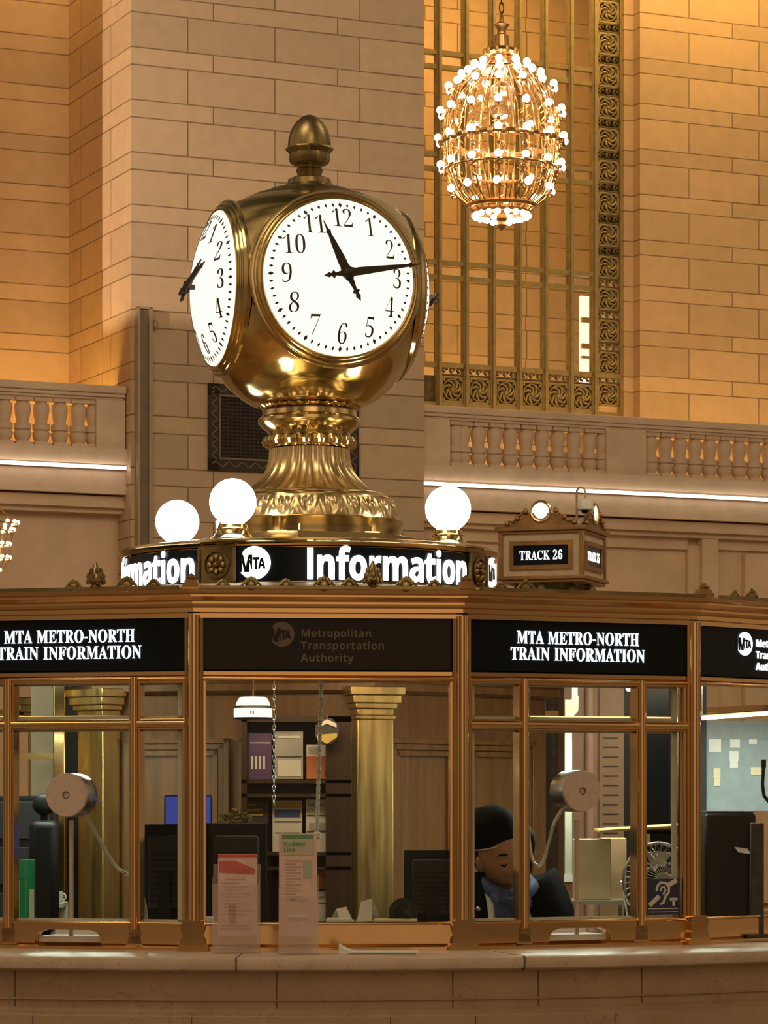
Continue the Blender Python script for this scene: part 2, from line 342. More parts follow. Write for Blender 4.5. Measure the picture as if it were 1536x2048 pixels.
# letter outlines: advance width and contours, 1000 units to the em
SERIF = {
'-':(216,[[27,206,189,206,189,154,27,154]]),
'0':(375,[[189,486,242,479,283,456,314,419,336,370,348,310,353,240,348,171,336,110,314,61,283,24,241,1,188,-7,133,1,91,24,60,61,39,111,27,171,23,241,27,311,39,371,60,420,91,456,133,479],[189,443,157,429,139,390,130,326,127,240,130,155,139,91,157,50,188,37,219,50,237,91,246,155,248,240,246,326,237,390,219,429]]),
'1':(375,[[179,482,254,482,254,79,256,61,261,47,271,38,288,36,343,36,343,0,65,0,65,36,120,36,135,38,146,45,152,58,154,79,154,416,130,388,108,365,87,351,67,346,52,349,40,359,31,375,28,396,50,402,74,412,101,426,132,447]]),
'2':(375,[[174,486,240,479,288,456,318,421,328,375,326,352,319,329,308,306,291,281,268,252,238,220,201,182,154,138,87,74,244,74,263,77,279,86,292,101,300,120,305,141,345,141,341,0,24,0,24,69,123,171,160,210,187,245,206,277,218,307,224,338,226,371,223,405,212,427,196,441,174,445,145,438,126,416,116,380,112,329,77,333,50,344,32,365,26,396,30,419,43,441,63,459,92,474,129,483]]),
'3':(375,[[173,486,237,479,286,458,317,423,328,377,320,335,298,301,265,275,225,256,252,249,279,238,305,222,326,201,340,174,345,138,341,101,329,70,312,44,288,25,261,10,230,1,197,-5,163,-7,117,-4,81,5,53,18,34,35,23,54,19,74,23,96,36,113,54,123,76,126,82,89,99,62,125,46,158,40,180,42,199,49,216,61,230,79,238,105,241,139,234,174,214,202,181,221,137,227,95,227,95,269,140,269,178,275,204,296,220,327,225,367,221,400,211,424,193,440,169,445,148,441,133,430,122,413,116,391,113,367,111,341,75,345,47,356,30,374,24,401,34,434,62,461,108,480]]),
'4':(375,[[9,166,199,480,293,480,293,169,363,169,363,125,293,125,293,84,297,58,309,44,327,38,348,36,357,36,357,0,121,0,121,36,140,36,161,38,179,44,191,58,195,84,195,125,9,125],[199,416,195,406,189,394,182,380,174,366,165,351,158,338,151,327,146,319,56,169,195,169,195,287,195,317,196,351,197,384]]),
'5':(375,[[40,247,62,480,316,480,319,357,281,357,275,380,272,391,267,399,258,404,244,406,105,406,94,281,107,285,126,288,147,291,168,291,238,282,293,256,328,211,340,148,336,108,324,75,306,48,282,27,255,12,226,1,195,-5,165,-7,119,-4,84,5,58,18,40,35,30,54,27,75,31,95,42,109,59,118,81,121,82,102,88,83,97,66,111,52,130,43,154,40,176,43,195,50,212,63,226,83,234,111,237,148,231,192,213,223,184,241,146,247,122,246,103,243,87,240,71,235]]),
'6':(375,[[222,486,261,484,291,476,313,464,329,449,338,431,340,412,336,393,322,376,298,364,260,360,259,380,256,400,251,419,243,434,232,443,216,447,180,435,152,401,134,345,125,269,141,278,161,286,186,292,218,294,273,285,315,258,343,214,352,155,342,90,313,38,264,5,197,-7,150,-1,109,18,76,49,51,93,35,151,30,222,33,275,42,325,57,370,77,409,104,441,137,466,176,481],[193,253,174,251,154,243,137,232,125,221,131,138,147,81,170,48,199,38,222,44,239,64,251,98,255,148,250,196,238,228,219,247]]),
'7':(375,[[30,338,33,480,353,480,353,447,168,0,111,0,289,406,113,406,86,398,74,372,70,338]]),
'8':(375,[[191,486,254,478,299,453,325,415,334,369,328,333,310,305,281,282,244,260,296,230,330,199,349,166,355,127,344,71,310,29,256,2,183,-7,132,-2,91,11,60,31,38,57,25,88,20,122,27,162,47,193,79,219,119,242,83,267,57,296,41,327,36,364,39,395,50,423,70,449,99,469,140,482],[206,444,187,447,163,442,145,426,134,402,130,372,135,341,149,318,172,300,203,283,224,298,239,317,247,340,250,370,248,389,243,407,234,423,222,436],[164,216,143,199,126,178,115,152,111,120,116,84,132,56,156,38,187,32,218,37,241,55,257,82,262,116,256,146,239,170,208,192]]),
'9':(375,[[177,486,223,480,264,463,298,433,323,390,340,332,345,261,343,207,334,157,321,111,301,72,274,39,241,14,200,-2,152,-7,116,-4,88,4,67,17,53,33,45,51,42,69,44,83,50,94,61,102,75,107,87,80,103,56,126,41,156,36,223,84,251,230,234,212,212,198,186,188,155,185,103,194,60,220,33,264,24,324,28,369,42,409,64,441,95,466,133,481],[181,441,156,434,137,413,125,377,121,328,137,257,184,233,206,236,224,245,239,260,251,278,245,352,231,403,209,432]]),
'A':(437,[[206,466,224,465,384,87,399,55,411,34,425,22,443,18,443,0,229,0,229,18,270,25,283,46,281,59,273,81,253,132,103,132,79,71,77,65,76,59,75,53,75,48,87,26,124,18,128,18,128,0,-9,0,-9,18,9,21,24,30,36,47,49,75],[113,161,177,319,242,161]]),
'C':(468,[[259,465,309,459,367,440,377,436,388,435,408,443,419,465,437,465,437,308,420,308,392,364,356,407,313,434,265,443,174,389,144,226,177,74,278,24,318,29,358,45,395,71,428,106,447,89,365,14,257,-11,193,-3,137,20,91,56,56,104,34,162,26,228,34,294,56,351,92,399,139,435,195,458]]),
'E':(442,[[16,455,399,455,399,320,383,320,369,373,340,406,295,424,232,430,213,430,200,428,191,424,186,417,184,405,183,388,183,246,193,246,232,252,259,269,277,300,288,345,304,345,304,118,287,118,282,154,273,181,259,201,241,213,216,220,185,222,183,222,183,67,185,47,192,35,206,29,230,28,276,30,313,39,345,53,371,75,393,105,411,143,430,143,402,0,14,0,14,17,44,20,62,30,72,48,75,78,75,369,72,405,62,425,44,435,16,439]]),
'F':(404,[[14,455,394,455,394,320,377,320,369,357,355,385,336,406,310,420,275,428,230,431,212,431,200,429,191,427,186,421,183,412,182,398,182,247,190,247,229,253,256,270,274,301,284,347,302,347,302,118,285,118,274,168,257,200,229,218,189,224,182,224,182,81,183,59,188,43,196,31,210,24,229,19,257,17,257,0,15,0,15,17,45,23,62,34,72,53,75,84,75,375,71,405,61,423,43,433,14,439]]),
'H':(523,[[16,455,242,455,242,439,220,436,204,432,193,425,187,415,183,400,182,379,182,251,342,251,342,379,341,400,337,415,331,425,320,432,304,436,282,439,282,455,507,455,507,439,478,434,461,424,452,407,449,379,449,81,452,52,461,33,478,22,507,17,507,0,282,0,282,17,311,21,329,31,339,49,342,81,342,221,182,221,182,81,185,50,194,32,212,22,242,17,242,0,15,0,15,17,45,22,62,32,72,50,75,81,75,379,71,406,62,424,44,434,16,439]]),
'I':(261,[[13,455,244,455,244,439,214,435,196,427,186,412,183,387,183,77,184,59,187,44,194,34,206,26,223,21,246,17,246,0,13,0,13,17,42,23,61,32,72,49,75,75,75,387,72,412,63,427,45,435,13,439]]),
'K':(510,[[17,455,242,455,242,439,221,436,205,432,194,425,187,415,184,400,183,379,183,234,321,373,342,398,349,418,334,434,291,439,291,455,486,455,486,439,477,439,415,419,345,361,271,285,463,46,475,34,487,25,501,20,519,17,519,0,281,0,281,17,294,18,306,18,315,19,322,21,331,27,334,34,329,47,316,66,199,214,183,198,183,81,186,50,195,32,213,22,242,17,242,0,16,0,16,17,45,22,63,32,72,50,75,81,75,379,72,406,63,424,45,434,17,439]]),
'M':(634,[[15,455,185,455,317,142,449,455,617,455,617,439,590,433,573,423,563,405,560,378,560,85,561,61,565,43,571,31,582,23,596,19,617,17,617,0,396,0,396,17,417,20,433,25,443,32,450,44,453,61,455,83,455,399,288,0,270,0,105,389,105,80,109,48,120,30,139,20,169,17,169,0,14,0,14,17,43,22,61,32,72,50,75,79,75,382,74,402,71,416,64,426,53,432,37,436,15,439]]),
'N':(494,[[18,455,156,455,391,169,391,377,390,399,386,414,379,425,369,431,353,436,331,439,331,455,480,455,480,439,450,434,433,425,425,407,422,377,422,-11,403,-11,107,350,107,79,110,49,119,31,136,21,167,17,167,0,18,0,18,17,39,19,54,23,65,30,71,41,75,57,76,79,76,388,49,421,36,433,28,436,18,439]]),
'O':(525,[[265,466,313,462,357,448,397,427,431,399,459,364,481,323,494,277,498,228,494,179,481,134,459,93,430,58,395,29,355,7,310,-6,261,-11,213,-6,169,7,129,29,94,58,66,93,45,134,32,179,28,228,32,276,45,321,66,362,95,397,130,426,170,448,216,462],[260,443,174,389,145,228,153,135,177,67,215,26,265,12,351,66,379,228,371,321,348,389,310,430]]),
'R':(473,[[16,455,217,455,305,448,367,426,405,388,417,334,392,265,315,224,432,50,443,36,452,26,463,19,478,17,480,17,480,0,338,0,201,212,182,212,182,81,185,50,194,32,212,22,242,17,242,0,15,0,15,17,45,22,62,32,72,50,75,81,75,379,71,406,62,424,44,434,16,439],[224,431,202,429,190,422,184,409,182,385,182,234,203,234,249,240,280,258,298,290,304,336,284,407]]),
'T':(423,[[11,318,11,455,410,455,410,317,394,317,357,404,269,433,263,433,263,81,267,49,276,30,296,21,328,17,328,0,92,0,92,17,123,21,142,31,152,50,156,81,156,433,149,433,102,426,65,403,41,367,29,318]]),
}
SANS = {
'A':(463,[[0,0,169,482,293,482,463,0,354,0,319,114,144,114,109,0],[232,407,228,392,223,374,217,354,212,336,207,321,204,311,170,199,295,199,259,311,255,324,251,340,246,357,240,375,236,392]]),
'H':(514,[[60,480,162,480,162,291,352,291,352,480,453,480,453,0,352,0,352,207,162,207,162,0,60,0]]),
'I':(212,[[54,0,54,480,158,480,158,0]]),
'L':(379,[[60,480,162,480,162,84,357,84,357,0,60,0]]),
'M':(633,[[60,0,60,480,199,480,312,113,314,113,435,480,573,480,573,0,478,0,478,227,478,252,479,279,480,308,481,335,482,359,483,375,480,375,357,0,263,0,148,376,145,376,146,359,148,336,149,308,150,278,151,249,151,223,151,0]]),
'N':(546,[[60,0,60,480,189,480,397,120,399,120,397,154,396,187,395,220,394,253,394,480,486,480,486,0,357,0,148,363,145,363,147,328,149,294,151,260,151,226,151,0]]),
'T':(389,[[13,480,375,480,375,395,245,395,245,0,144,0,144,395,13,395]]),
'a':(406,[[203,374,268,366,316,342,345,302,355,244,355,0,285,0,266,50,263,50,239,24,214,7,183,-3,142,-7,97,0,60,22,36,58,28,109,38,160,69,196,120,217,192,226,256,228,256,244,252,269,241,287,223,297,199,300,172,298,146,292,121,284,95,273,62,341,94,355,128,365,165,372],[256,170,217,169,176,164,150,151,136,132,131,109,134,89,144,76,160,69,179,66,209,71,234,86,250,109,256,140]]),
'd':(425,[[273,510,373,510,373,0,296,0,277,48,273,48,255,27,233,9,204,-3,169,-7,113,5,69,41,40,101,30,183,40,265,69,325,114,361,171,373,207,370,236,358,259,341,277,320,280,320,278,333,275,351,273,372,273,393],[240,285,202,292,173,285,150,264,136,229,132,181,136,134,150,100,173,80,203,73,239,79,262,98,275,128,279,171,279,182,275,229,263,264]]),
'e':(397,[[203,373,271,363,324,330,357,278,368,207,368,158,132,158,139,121,157,92,185,74,223,68,257,70,287,75,317,84,347,97,347,19,320,8,290,0,257,-5,218,-7,166,-2,121,14,83,40,54,76,36,123,30,181,36,240,52,288,78,325,113,352,155,368],[204,302,178,298,156,283,141,259,134,225,274,225,269,256,257,280,235,297]]),
'f':(260,[[198,514,226,513,252,509,273,504,290,498,265,425,253,428,240,431,225,434,209,435,191,431,178,422,171,407,169,390,169,367,255,367,255,291,169,291,169,0,69,0,69,291,13,291,13,340,69,367,69,394,72,435,84,466,103,488,129,503,161,511]]),
'h':(441,[[52,510,152,510,152,406,152,380,151,355,149,333,148,320,153,320,173,344,198,361,227,370,259,373,313,365,355,342,382,300,391,239,391,0,291,0,291,214,276,274,232,293,194,286,170,262,157,224,152,173,152,0,52,0]]),
'i':(205,[[103,510,123,508,141,500,153,485,157,461,153,438,141,423,123,415,103,412,82,415,64,423,52,438,48,461,52,485,64,500,82,508],[52,367,152,367,152,0,52,0]]),
'l':(205,[[52,510,152,510,152,0,52,0]]),
'm':(660,[[255,373,292,370,323,360,348,344,366,320,375,320,395,344,421,361,452,370,483,373,538,365,577,342,601,300,609,239,609,0,509,0,509,214,495,274,454,293,420,286,398,265,385,231,381,184,381,0,281,0,281,214,267,274,226,293,190,286,168,262,156,224,152,173,152,0,52,0,52,367,129,367,142,320,148,320,168,344,194,361,224,370]]),
'n':(441,[[261,373,314,365,355,342,382,300,391,239,391,0,291,0,291,214,287,249,277,274,258,289,232,293,193,286,169,262,157,224,152,173,152,0,52,0,52,367,129,367,142,320,148,320,168,344,196,361,227,370]]),
'o':(416,[[209,373,258,368,300,351,336,324,363,287,380,240,385,184,373,103,337,43,281,6,207,-7,159,-1,116,15,80,43,53,80,36,128,30,184,42,265,78,324,134,361],[208,293,173,286,150,266,137,232,132,184,137,136,150,102,174,81,208,74,242,81,266,102,279,136,283,184,279,232,266,266,242,286]]),
'p':(425,[[257,373,312,361,357,325,385,266,395,184,385,102,355,42,310,5,254,-7,218,-3,191,8,169,23,152,40,147,40,151,13,152,-13,152,-161,52,-161,52,367,134,367,148,319,152,319,170,340,192,357,221,369],[170,269,157,239,152,195,152,185,156,138,168,103,190,82,226,75,255,82,276,103,289,138,293,185,276,266,224,293,191,287]]),
'r':(305,[[257,373,265,373,275,373,284,372,291,371,283,277,278,278,270,279,261,280,254,280,229,278,205,271,184,259,167,242,156,218,152,187,152,0,52,0,52,367,128,367,143,305,148,305,167,331,192,353,222,368]]),
's':(334,[[175,373,209,372,240,367,272,358,304,345,274,273,248,283,223,292,199,298,174,300,141,293,130,275,131,267,135,260,144,252,157,244,178,235,206,223,236,210,261,196,281,181,296,162,305,139,308,109,298,60,269,23,220,1,152,-7,116,-5,86,-2,58,5,31,15,31,97,62,85,95,75,127,69,155,66,180,69,197,75,206,85,210,98,208,107,204,115,197,123,183,132,161,142,130,156,99,171,74,185,55,201,41,220,33,243,30,271,40,316,70,348,116,367]]),
't':(291,[[99,445,163,445,163,367,266,367,266,291,163,291,163,115,166,97,175,84,189,76,207,73,223,74,239,77,255,80,270,85,270,10,252,4,230,-2,205,-5,178,-7,147,-4,119,4,96,19,78,41,67,73,63,115,63,291,15,291,15,334,71,367]]),
'u':(441,[[50,367,150,367,150,152,154,118,165,93,183,78,210,73,248,81,272,104,285,142,289,194,289,367,389,367,389,0,312,0,299,47,293,47,273,23,245,6,214,-4,181,-7,127,1,86,25,59,67,50,128]]),
'v':(382,[[0,367,105,367,175,158,181,139,185,119,188,100,189,83,192,83,197,120,207,158,277,367,382,367,242,0,140,0]]),
'w':(575,[[7,367,106,367,148,204,153,186,157,164,160,141,164,119,167,99,169,84,171,84,172,95,174,109,176,125,179,142,182,158,184,172,186,184,188,191,233,367,343,367,386,191,389,178,393,161,396,140,399,118,402,99,402,84,405,84,407,98,410,117,413,140,417,163,422,186,426,204,470,367,568,367,463,0,354,0,326,128,322,142,318,162,313,186,307,211,301,235,296,258,291,277,288,290,285,290,283,277,278,258,273,235,267,211,261,185,256,162,251,142,248,127,218,0,111,0]]),
'y':(382,[[0,367,109,367,179,161,183,145,187,130,189,114,191,97,193,97,195,114,198,130,202,145,207,161,275,367,382,367,227,-47,201,-97,166,-133,123,-154,74,-161,58,-161,45,-160,33,-158,23,-156,23,-77,31,-78,41,-79,51,-80,62,-81,91,-76,112,-61,129,-40,140,-15,146,3]]),
}
# ================================================================ SETTING
def struct(name, mb, mat, **k): return tag(mb.build(name, mat, **k), kind='structure')
def wstruct(name, mb, mat, **k): return tag(mb.build(name, mat, M=WM.copy(), **k), kind='structure')
def depth_for(u, px):                         # how far back a point of the wall at u must lie to show at column px
    lo, hi = -1.0, 8.0
    for _ in range(50):
        m = (lo+hi)/2; q = WM @ Vector((u, m, 0)); x = 768+F*q.x/q.y
        if x > px: lo = m
        else: hi = m
    return lo
u0, u1 = wu(262), wu(848)
VL = depth_for(u0, 137)                       # back of the left recess
V_WIN = 3.1
uwr = wu(1240, V_WIN); V_R = depth_for(uwr, 1262)   # front of the right-hand stone wall
TOP = 17.0
struct('floor', MB().box(-40, 40, -30, 60, -.3, 0), M['floor'])
wstruct('wall_pier', MB().box(u0, u1, 0, 3.6, 0, TOP), M['pier'])
wstruct('wall_blocker_pier', MB().box(-12, -5.75, 0, 3.6, 0, TOP), M['pier'])  # unseen pier placed to cut the added spotlight on the reveal
wstruct('wall_left_recess', MB().box(-6, u0+.1, VL, VL+.4, 6, TOP), M['recess'])
wstruct('wall_right_recess', MB().box(uwr+.16, 14, V_R, V_R+1.2, 6, TOP).box(uwr, uwr+.16, V_R+.22, V_R+1.2, 6, TOP), M['recess'])
wstruct('wall_corridor', MB().box(-1.5, 9, 6.2, 6.6, 5, TOP), M['corridor'])
# balcony slab and front, in two lengths either side of the pier
ZC, ZB0, ZB1, ZF = 7.155, 6.97, 6.31, 5.62
for nm, a, b in (('trim_balcony_left', -5.75, u0), ('trim_balcony_right', u1, 14)):
    wstruct(nm, MB().box(a, b, .22, 3.9, 5.75, 6.28).box(a, b, .16, .3, 6.10, ZB1).box(a, b, .19, .4, 5.70, 6.02), M['balcony'])
for nm, a, b in (('wall_lower_left', -12, u0), ('wall_lower_right', u1, 14)):
    wstruct(nm, MB().box(a, b, .55, 1.2, 0, 5.8), M['lower'])
    mb = MB()
    for z0_, z1_, v_ in ((5.60, 5.68, .30), (5.52, 5.60, .24), (5.45, 5.52, .34)): mb.box(a, b, v_, .6, z0_, z1_)
    wstruct('trim_moulding_left' if 'left' in nm else 'trim_moulding_right', mb, M['lower'])
uA, uB, uC, uD = wu(1380, .4), wu(1402, .4), wu(1434, .4), wu(1492, .4)
wstruct('trim_pilaster', MB().box(uB, uC, .36, .6, 0, 5.45).box(uA, uB, .45, .6, 0, 5.34).box(u1, uA, .47, .6, 5.28, 5.45)
        .box(uC, 14, .47, .6, 5.30, 5.45).box(uD, 14, .42, .6, 0, 5.25), M['lower'])
# ---------------------------------------------------------------- balustrades
def baluster_mesh():
    mb = MB()
    prof = [(.104, 0), (.104, .06), (.085, .07), (.104, .10), (.117, .15), (.117, .19), (.09, .215), (.118, .222), (.118, .30), (.088, .31),
            (.084, .34), (.104, .42), (.115, .50), (.107, .56), (.084, .585), (.084, .60), (.104, .605), (.104, ZB0-ZB1)]
    mb.lathe(prof, 14)
    mb.box(-.115, .115, -.105, .105, 0, .055).box(-.115, .115, -.105, .105, .60, ZB0-ZB1)
    return mb.mesh('baluster', M['balcony'])
BAL = baluster_mesh()
def balustrade(label, a, b, blocks_, px_list, group=None):
    t = thing('balustrade', label, 'balustrade', M=WM @ Matrix.Translation(((a+b)/2, .35, ZB1)), group=group)
    W = WM
    MB().box(a, b, .12, .60, ZC-.10, ZC, W).box(a, b, .16, .56, ZC-.15, ZC-.10, W).box(a, b, .20, .52, ZB0, ZC-.15, W).build('coping', M['balcony'], t, bevel=.012)
    MB().box(a, b, .17, .55, ZB1-.02, ZB1+.012, W).build('plinth', M['balcony'], t)
    for p, q in blocks_:
        MB().box(p, q, .18, .53, ZB1, ZB0, W).build('pedestal', M['balcony'], t)
    for u in px_list:
        o = bpy.data.objects.new('baluster', BAL); COL.objects.link(o); o.parent = t
        o.location = (u-(a+b)/2, 0, 0)
    return t
balustrade('stone balustrade left of the pier with five wide balusters and an end block', -5.75, u0-.02, [(wu(192, .2), u0-.02)],
           [wu(8+37*k, .35) for k in range(-3, 5)]+[wu(187, .35)])
balustrade('long stone balustrade right of the pier under the tall bronze window', u1, wu(1700, .35), [(u1, wu(899, .2)), (wu(1212, .2), wu(1291, .2))],
           [wu(910, .35)]+[wu(925+31.6*k, .35) for k in range(0, 9)]+[wu(1204, .35)]+[wu(1300+29.6*k, .35) for k in range(0, 12)])
# light strips under the balconies
def strip(label, a, b, z):
    t = thing('light_strip', label, 'strip light', M=WM @ Matrix.Translation(((a+b)/2, .17, z)), group='light strips under the balconies')
    MB().box(a, b, .135, .19, z-.045, z-.005, WM).build('channel', M['balcony'], t)
    MB().box(a, b, .10, .134, z-.042, z+.002, WM).build('diffuser', M['strip'], t)
zs = wz(1195, 980, .1)
strip('glowing white light strip under the balcony left of the pier', -5.75, u0-.03, wz(130, 927, .1))
strip('long glowing white light strip under the balcony behind the track sign', u1+.03, 14, zs)
# ---------------------------------------------------------------- things fixed to the pier
a, b = wu(270), wu(299); zt, zb = wz(284, 616), 0.0
t = thing('wall_board', 'tall narrow bronze-brown board fixed up the left edge of the stone pier', 'board', M=WM @ Matrix.Translation(((a+b)/2, 0, 0)))
MB().box(a+.03, b-.05, -.10, 0, zb, zt-.03, WM).build('panel', M['board'], t)
MB().box(a, a+.03, -.13, 0, zb, zt, WM).box(b-.05, b, -.13, 0, zb, zt, WM).box(a, b, -.13, 0, zt-.03, zt, WM).build('edge_frame', M['board_edge'], t)
ua = wu(302); za = wz(302, 650)
MB().lathe([(.012, 0), (.03, .02), (.045, .05), (.04, .10), (.02, .13), (0, .14)], 12, WM @ Matrix.Translation((b+.06, -.07, za-.07))).box(b, b+.06, -.08, -.06, za-.01, za+.01, WM).build('alarm_bell', M['board_edge'], t)
a, b = wu(415), wu(715); zt = (wz(415, 762)+wz(715, 790))/2; zb = (wz(415, 941)+wz(715, 953))/2
t = thing('wall_vent', 'dark square ornamental vent grille set in the stone pier behind the clock', 'vent', M=WM @ Matrix.Translation(((a+b)/2, 0, zb)))
mb = MB(); fw = .16
mb.box(a, b, -.05, 0, zt-fw, zt, WM).box(a, b, -.05, 0, zb, zb+fw, WM).box(a, a+fw, -.05, 0, zb, zt, WM).box(b-fw, b, -.05, 0, zb, zt, WM)
fr = mb.build('border', M['dark_iron'], t)
mb = MB()                                    # wave scroll on the border
def wave(p, q, n):
    pts = []
    for i in range(n*8+1):
        s_ = i/(n*8); c = (p[0]+(q[0]-p[0])*s_, p[1]+(q[1]-p[1])*s_); o_ = .035*sin(i/8*2*pi)
        dx, dz = (0, o_) if abs(q[0]-p[0]) > abs(q[1]-p[1]) else (o_, 0)
        pts.append(WM @ Vector((c[0]+dx, -.055, c[1]+dz)))
    mb.tube(pts, .012, 5)
wave((a+.05, zb+fw/2), (b-.05, zb+fw/2), 11); wave((a+.05, zt-fw/2), (b-.05, zt-fw/2), 11); wave((a+fw/2, zb+.1), (a+fw/2, zt-.1), 7); wave((b-fw/2, zb+.1), (b-fw/2, zt-.1), 7)
mb.box(a+fw-.02, b-fw+.02, -.06, 0, zt-fw-.015, zt-fw+.015, WM).box(a+fw-.02, b-fw+.02, -.06, 0, zb+fw-.015, zb+fw+.015, WM).box(a+fw-.015, a+fw+.015, -.06, 0, zb+fw, zt-fw, WM).box(b-fw-.015, b-fw+.015, -.06, 0, zb+fw, zt-fw, WM)
mb.build('scrollwork', M['board'], fr)
mb = MB(); n = 30
for i in range(1, n): x = a+fw+(b-a-2*fw)*i/n; mb.box(x-.008, x+.008, -.022, -.01, zb+fw, zt-fw, WM)
n = 18
for i in range(1, n): z = zb+fw+(zt-zb-2*fw)*i/n; mb.box(a+fw, b-fw, -.026, -.014, z-.008, z+.008, WM)
mb.build('mesh', M['dark_iron'], t)
MB().box(a+fw, b-fw, -.006, 0, zb+fw, zt-fw, WM).build('backing', M['iron'], t)
# ---------------------------------------------------------------- the tall bronze window right of the pier
V = V_WIN
wr0, wr1 = wu(1191, V), wu(1239, V)          # ornamental border, right
mullx = [wu(x, V) for x in (876, 930, 984, 1036.5, 1088.5, 1140, 1187)]
ul = wu(835, V)
tz = [(wz(1000, y0, V), wz(1000, y1, V)) for y0, y1 in ((120, 148), (322, 350), (535, 564))]
zrt, zrb = wz(1000, 738, V), wz(1000, 812, V)    # top and foot of the ornamental row
win = tag(bpy.data.objects.new('window_1', None), kind='structure'); COL.objects.link(win)
win.matrix_world = WM @ Matrix.Translation(((ul+wr1)/2, V, 6.3))
mb = MB()
for x in mullx: mb.box(x-.045, x+.045, V-.05, V+.06, zrb-.4, TOP, WM).box(x-.02, x+.02, V-.09, V-.05, zrb-.4, TOP, WM)
mb.build('mullion', M['window_metal'], win)
for zt_, zb_ in tz:
    MB().box(ul, wr0, V-.045, V+.05, zt_-.035, zt_+.035, WM).box(ul, wr0, V-.045, V+.05, zb_-.035, zb_+.035, WM).build('transom', M['window_metal'], win)
# panes
zz = [zrt]+[q for t_ in reversed(tz) for q in (t_[1], t_[0])]+[TOP]
pg = MB()
for i in range(0, len(zz), 2): pg.box(ul, wr0, V+.005, V+.012, zz[i], zz[i+1], WM)
pg.build('pane', M['back_glass'], win)
pitch = mullx[2]-mullx[1]
def rosette_mesh(s=.40):
    mb = MB(); h = s/2; b_ = .035
    mb.box(-h, h, -.03, .02, -h, -h+b_).box(-h, h, -.03, .02, h-b_, h).box(-h, -h+b_, -.03, .02, -h, h).box(h-b_, h, -.03, .02, -h, h)
    r = h-b_-.012
    mb.tube([(r*cos(2*pi*i/24), -.02, r*sin(2*pi*i/24)) for i in range(24)], .014, 5, True)
    for k in range(7):
        a_ = 2*pi*k/7; pts = [((.03+(r-.03)*q)*cos(a_+1.3*q), -.015-.02*sin(pi*q), (.03+(r-.03)*q)*sin(a_+1.3*q)) for q in (0, .25, .5, .75, 1)]
        mb.tube(pts, [.012, .02, .024, .018, .008], 5)
        mb.ball((.62*r*cos(a_+1.5), -.02, .62*r*sin(a_+1.5)), .018, 6, 4)
    mb.ball((0, -.03, 0), .035, 8, 6)
    for sx in (-1, 1):
        for sz in (-1, 1): mb.ball((sx*(h-b_-.02), -.02, sz*(h-b_-.02)), .026, 6, 4)
    return mb.mesh('rosette', M['window_metal'])
ROS = rosette_mesh()
def inst(name, me, parent, loc, sc=(1, 1, 1), Mx=None):
    o = bpy.data.objects.new(name, me); COL.objects.link(o); o.parent = parent
    o.matrix_parent_inverse = world(parent).inverted()
    o.matrix_basis = (Mx if Mx is not None else Matrix()) @ Matrix.Translation(loc) @ Matrix.Diagonal((*sc, 1))
    return o
rs = (zrt-zrb)*.72; zc = zrb+rs/2
for i in range(6):
    inst('rosette', ROS, win, ((mullx[i]+mullx[i+1])/2, V, zc), ((pitch-.08)/.40, 1, rs/.40), WM)
def curl_row(mb, x0, x1, z0, z1):
    n_ = 3; dx = (x1-x0)/n_
    mb.box(x0, x1, V-.03, V+.03, z0, z0+.022, WM).box(x0, x1, V-.03, V+.03, z1-.022, z1, WM)
    for k in range(n_):
        cx = x0+dx*(k+.5); r = (z1-z0)*.33
        pts = [WM @ Vector((cx+r*.9*cos(q)*(1-q/9), V-.01, (z0+z1)/2+r*sin(q)*(1-q/9))) for q in [j*.7 for j in range(8)]]
        mb.tube(pts, .022, 5)
for i in range(6):
    mb = MB(); curl_row(mb, mullx[i]+.04, mullx[i+1]-.04, zc+rs/2+.01, zrt); mb.build('scroll_row', M['rosette_metal'], win)
wstruct('trim_window_row_backing', MB().box(ul, wr0, V+.03, V+.06, zrb-.4, zc+rs/2), M['rosette_metal'])
MB().box(ul, wr1, V-.05, V+.06, zrt-.04, zrt+.04, WM).box(ul, wr1, V-.04, V+.05, zrb-.4, zrb, WM).build('sill_rail', M['window_metal'], win)
# right-hand border: rosettes with pierced scroll rows between them
step = (wz(1215, 132, V)-wz(1215, 642, V))/8.0
zk = wz(1215, 790, V)
wb = wr1-wr0
k = 0
while zk+k*step < TOP-1:
    z = zk+k*step
    inst('rosette', ROS, win, ((wr0+wr1)/2, V, z), ((wb-.05)/.40, 1, step*.70/.40), WM)
    mb = MB(); curl_row(mb, wr0+.03, wr1-.03, z+step*.36, z+step*.64); mb.build('scroll_row', M['rosette_metal'], win)
    k += 1
MB().box(wr0-.03, wr0+.02, V-.06, V+.05, zrb-.4, TOP, WM).box(wr1-.02, wr1+.02, V-.06, V+.05, zrb-.4, TOP, WM).build('border_frame', M['window_metal'], win)
zd = wz(1215, 556, V)
MB().box(wr0, wr1, V+.045, V+.07, zd, TOP, WM).build('border_backing', M['rosette_metal'], win)
mb = MB()
for j in range(7): mb.box(wr0, wr1, V+.045, V+.07, zk+j*step-step*.34, zk+j*step+step*.34, WM) if zk+j*step+step*.34 < zd else None
mb.build('border_backing', M['rosette_metal'], win)
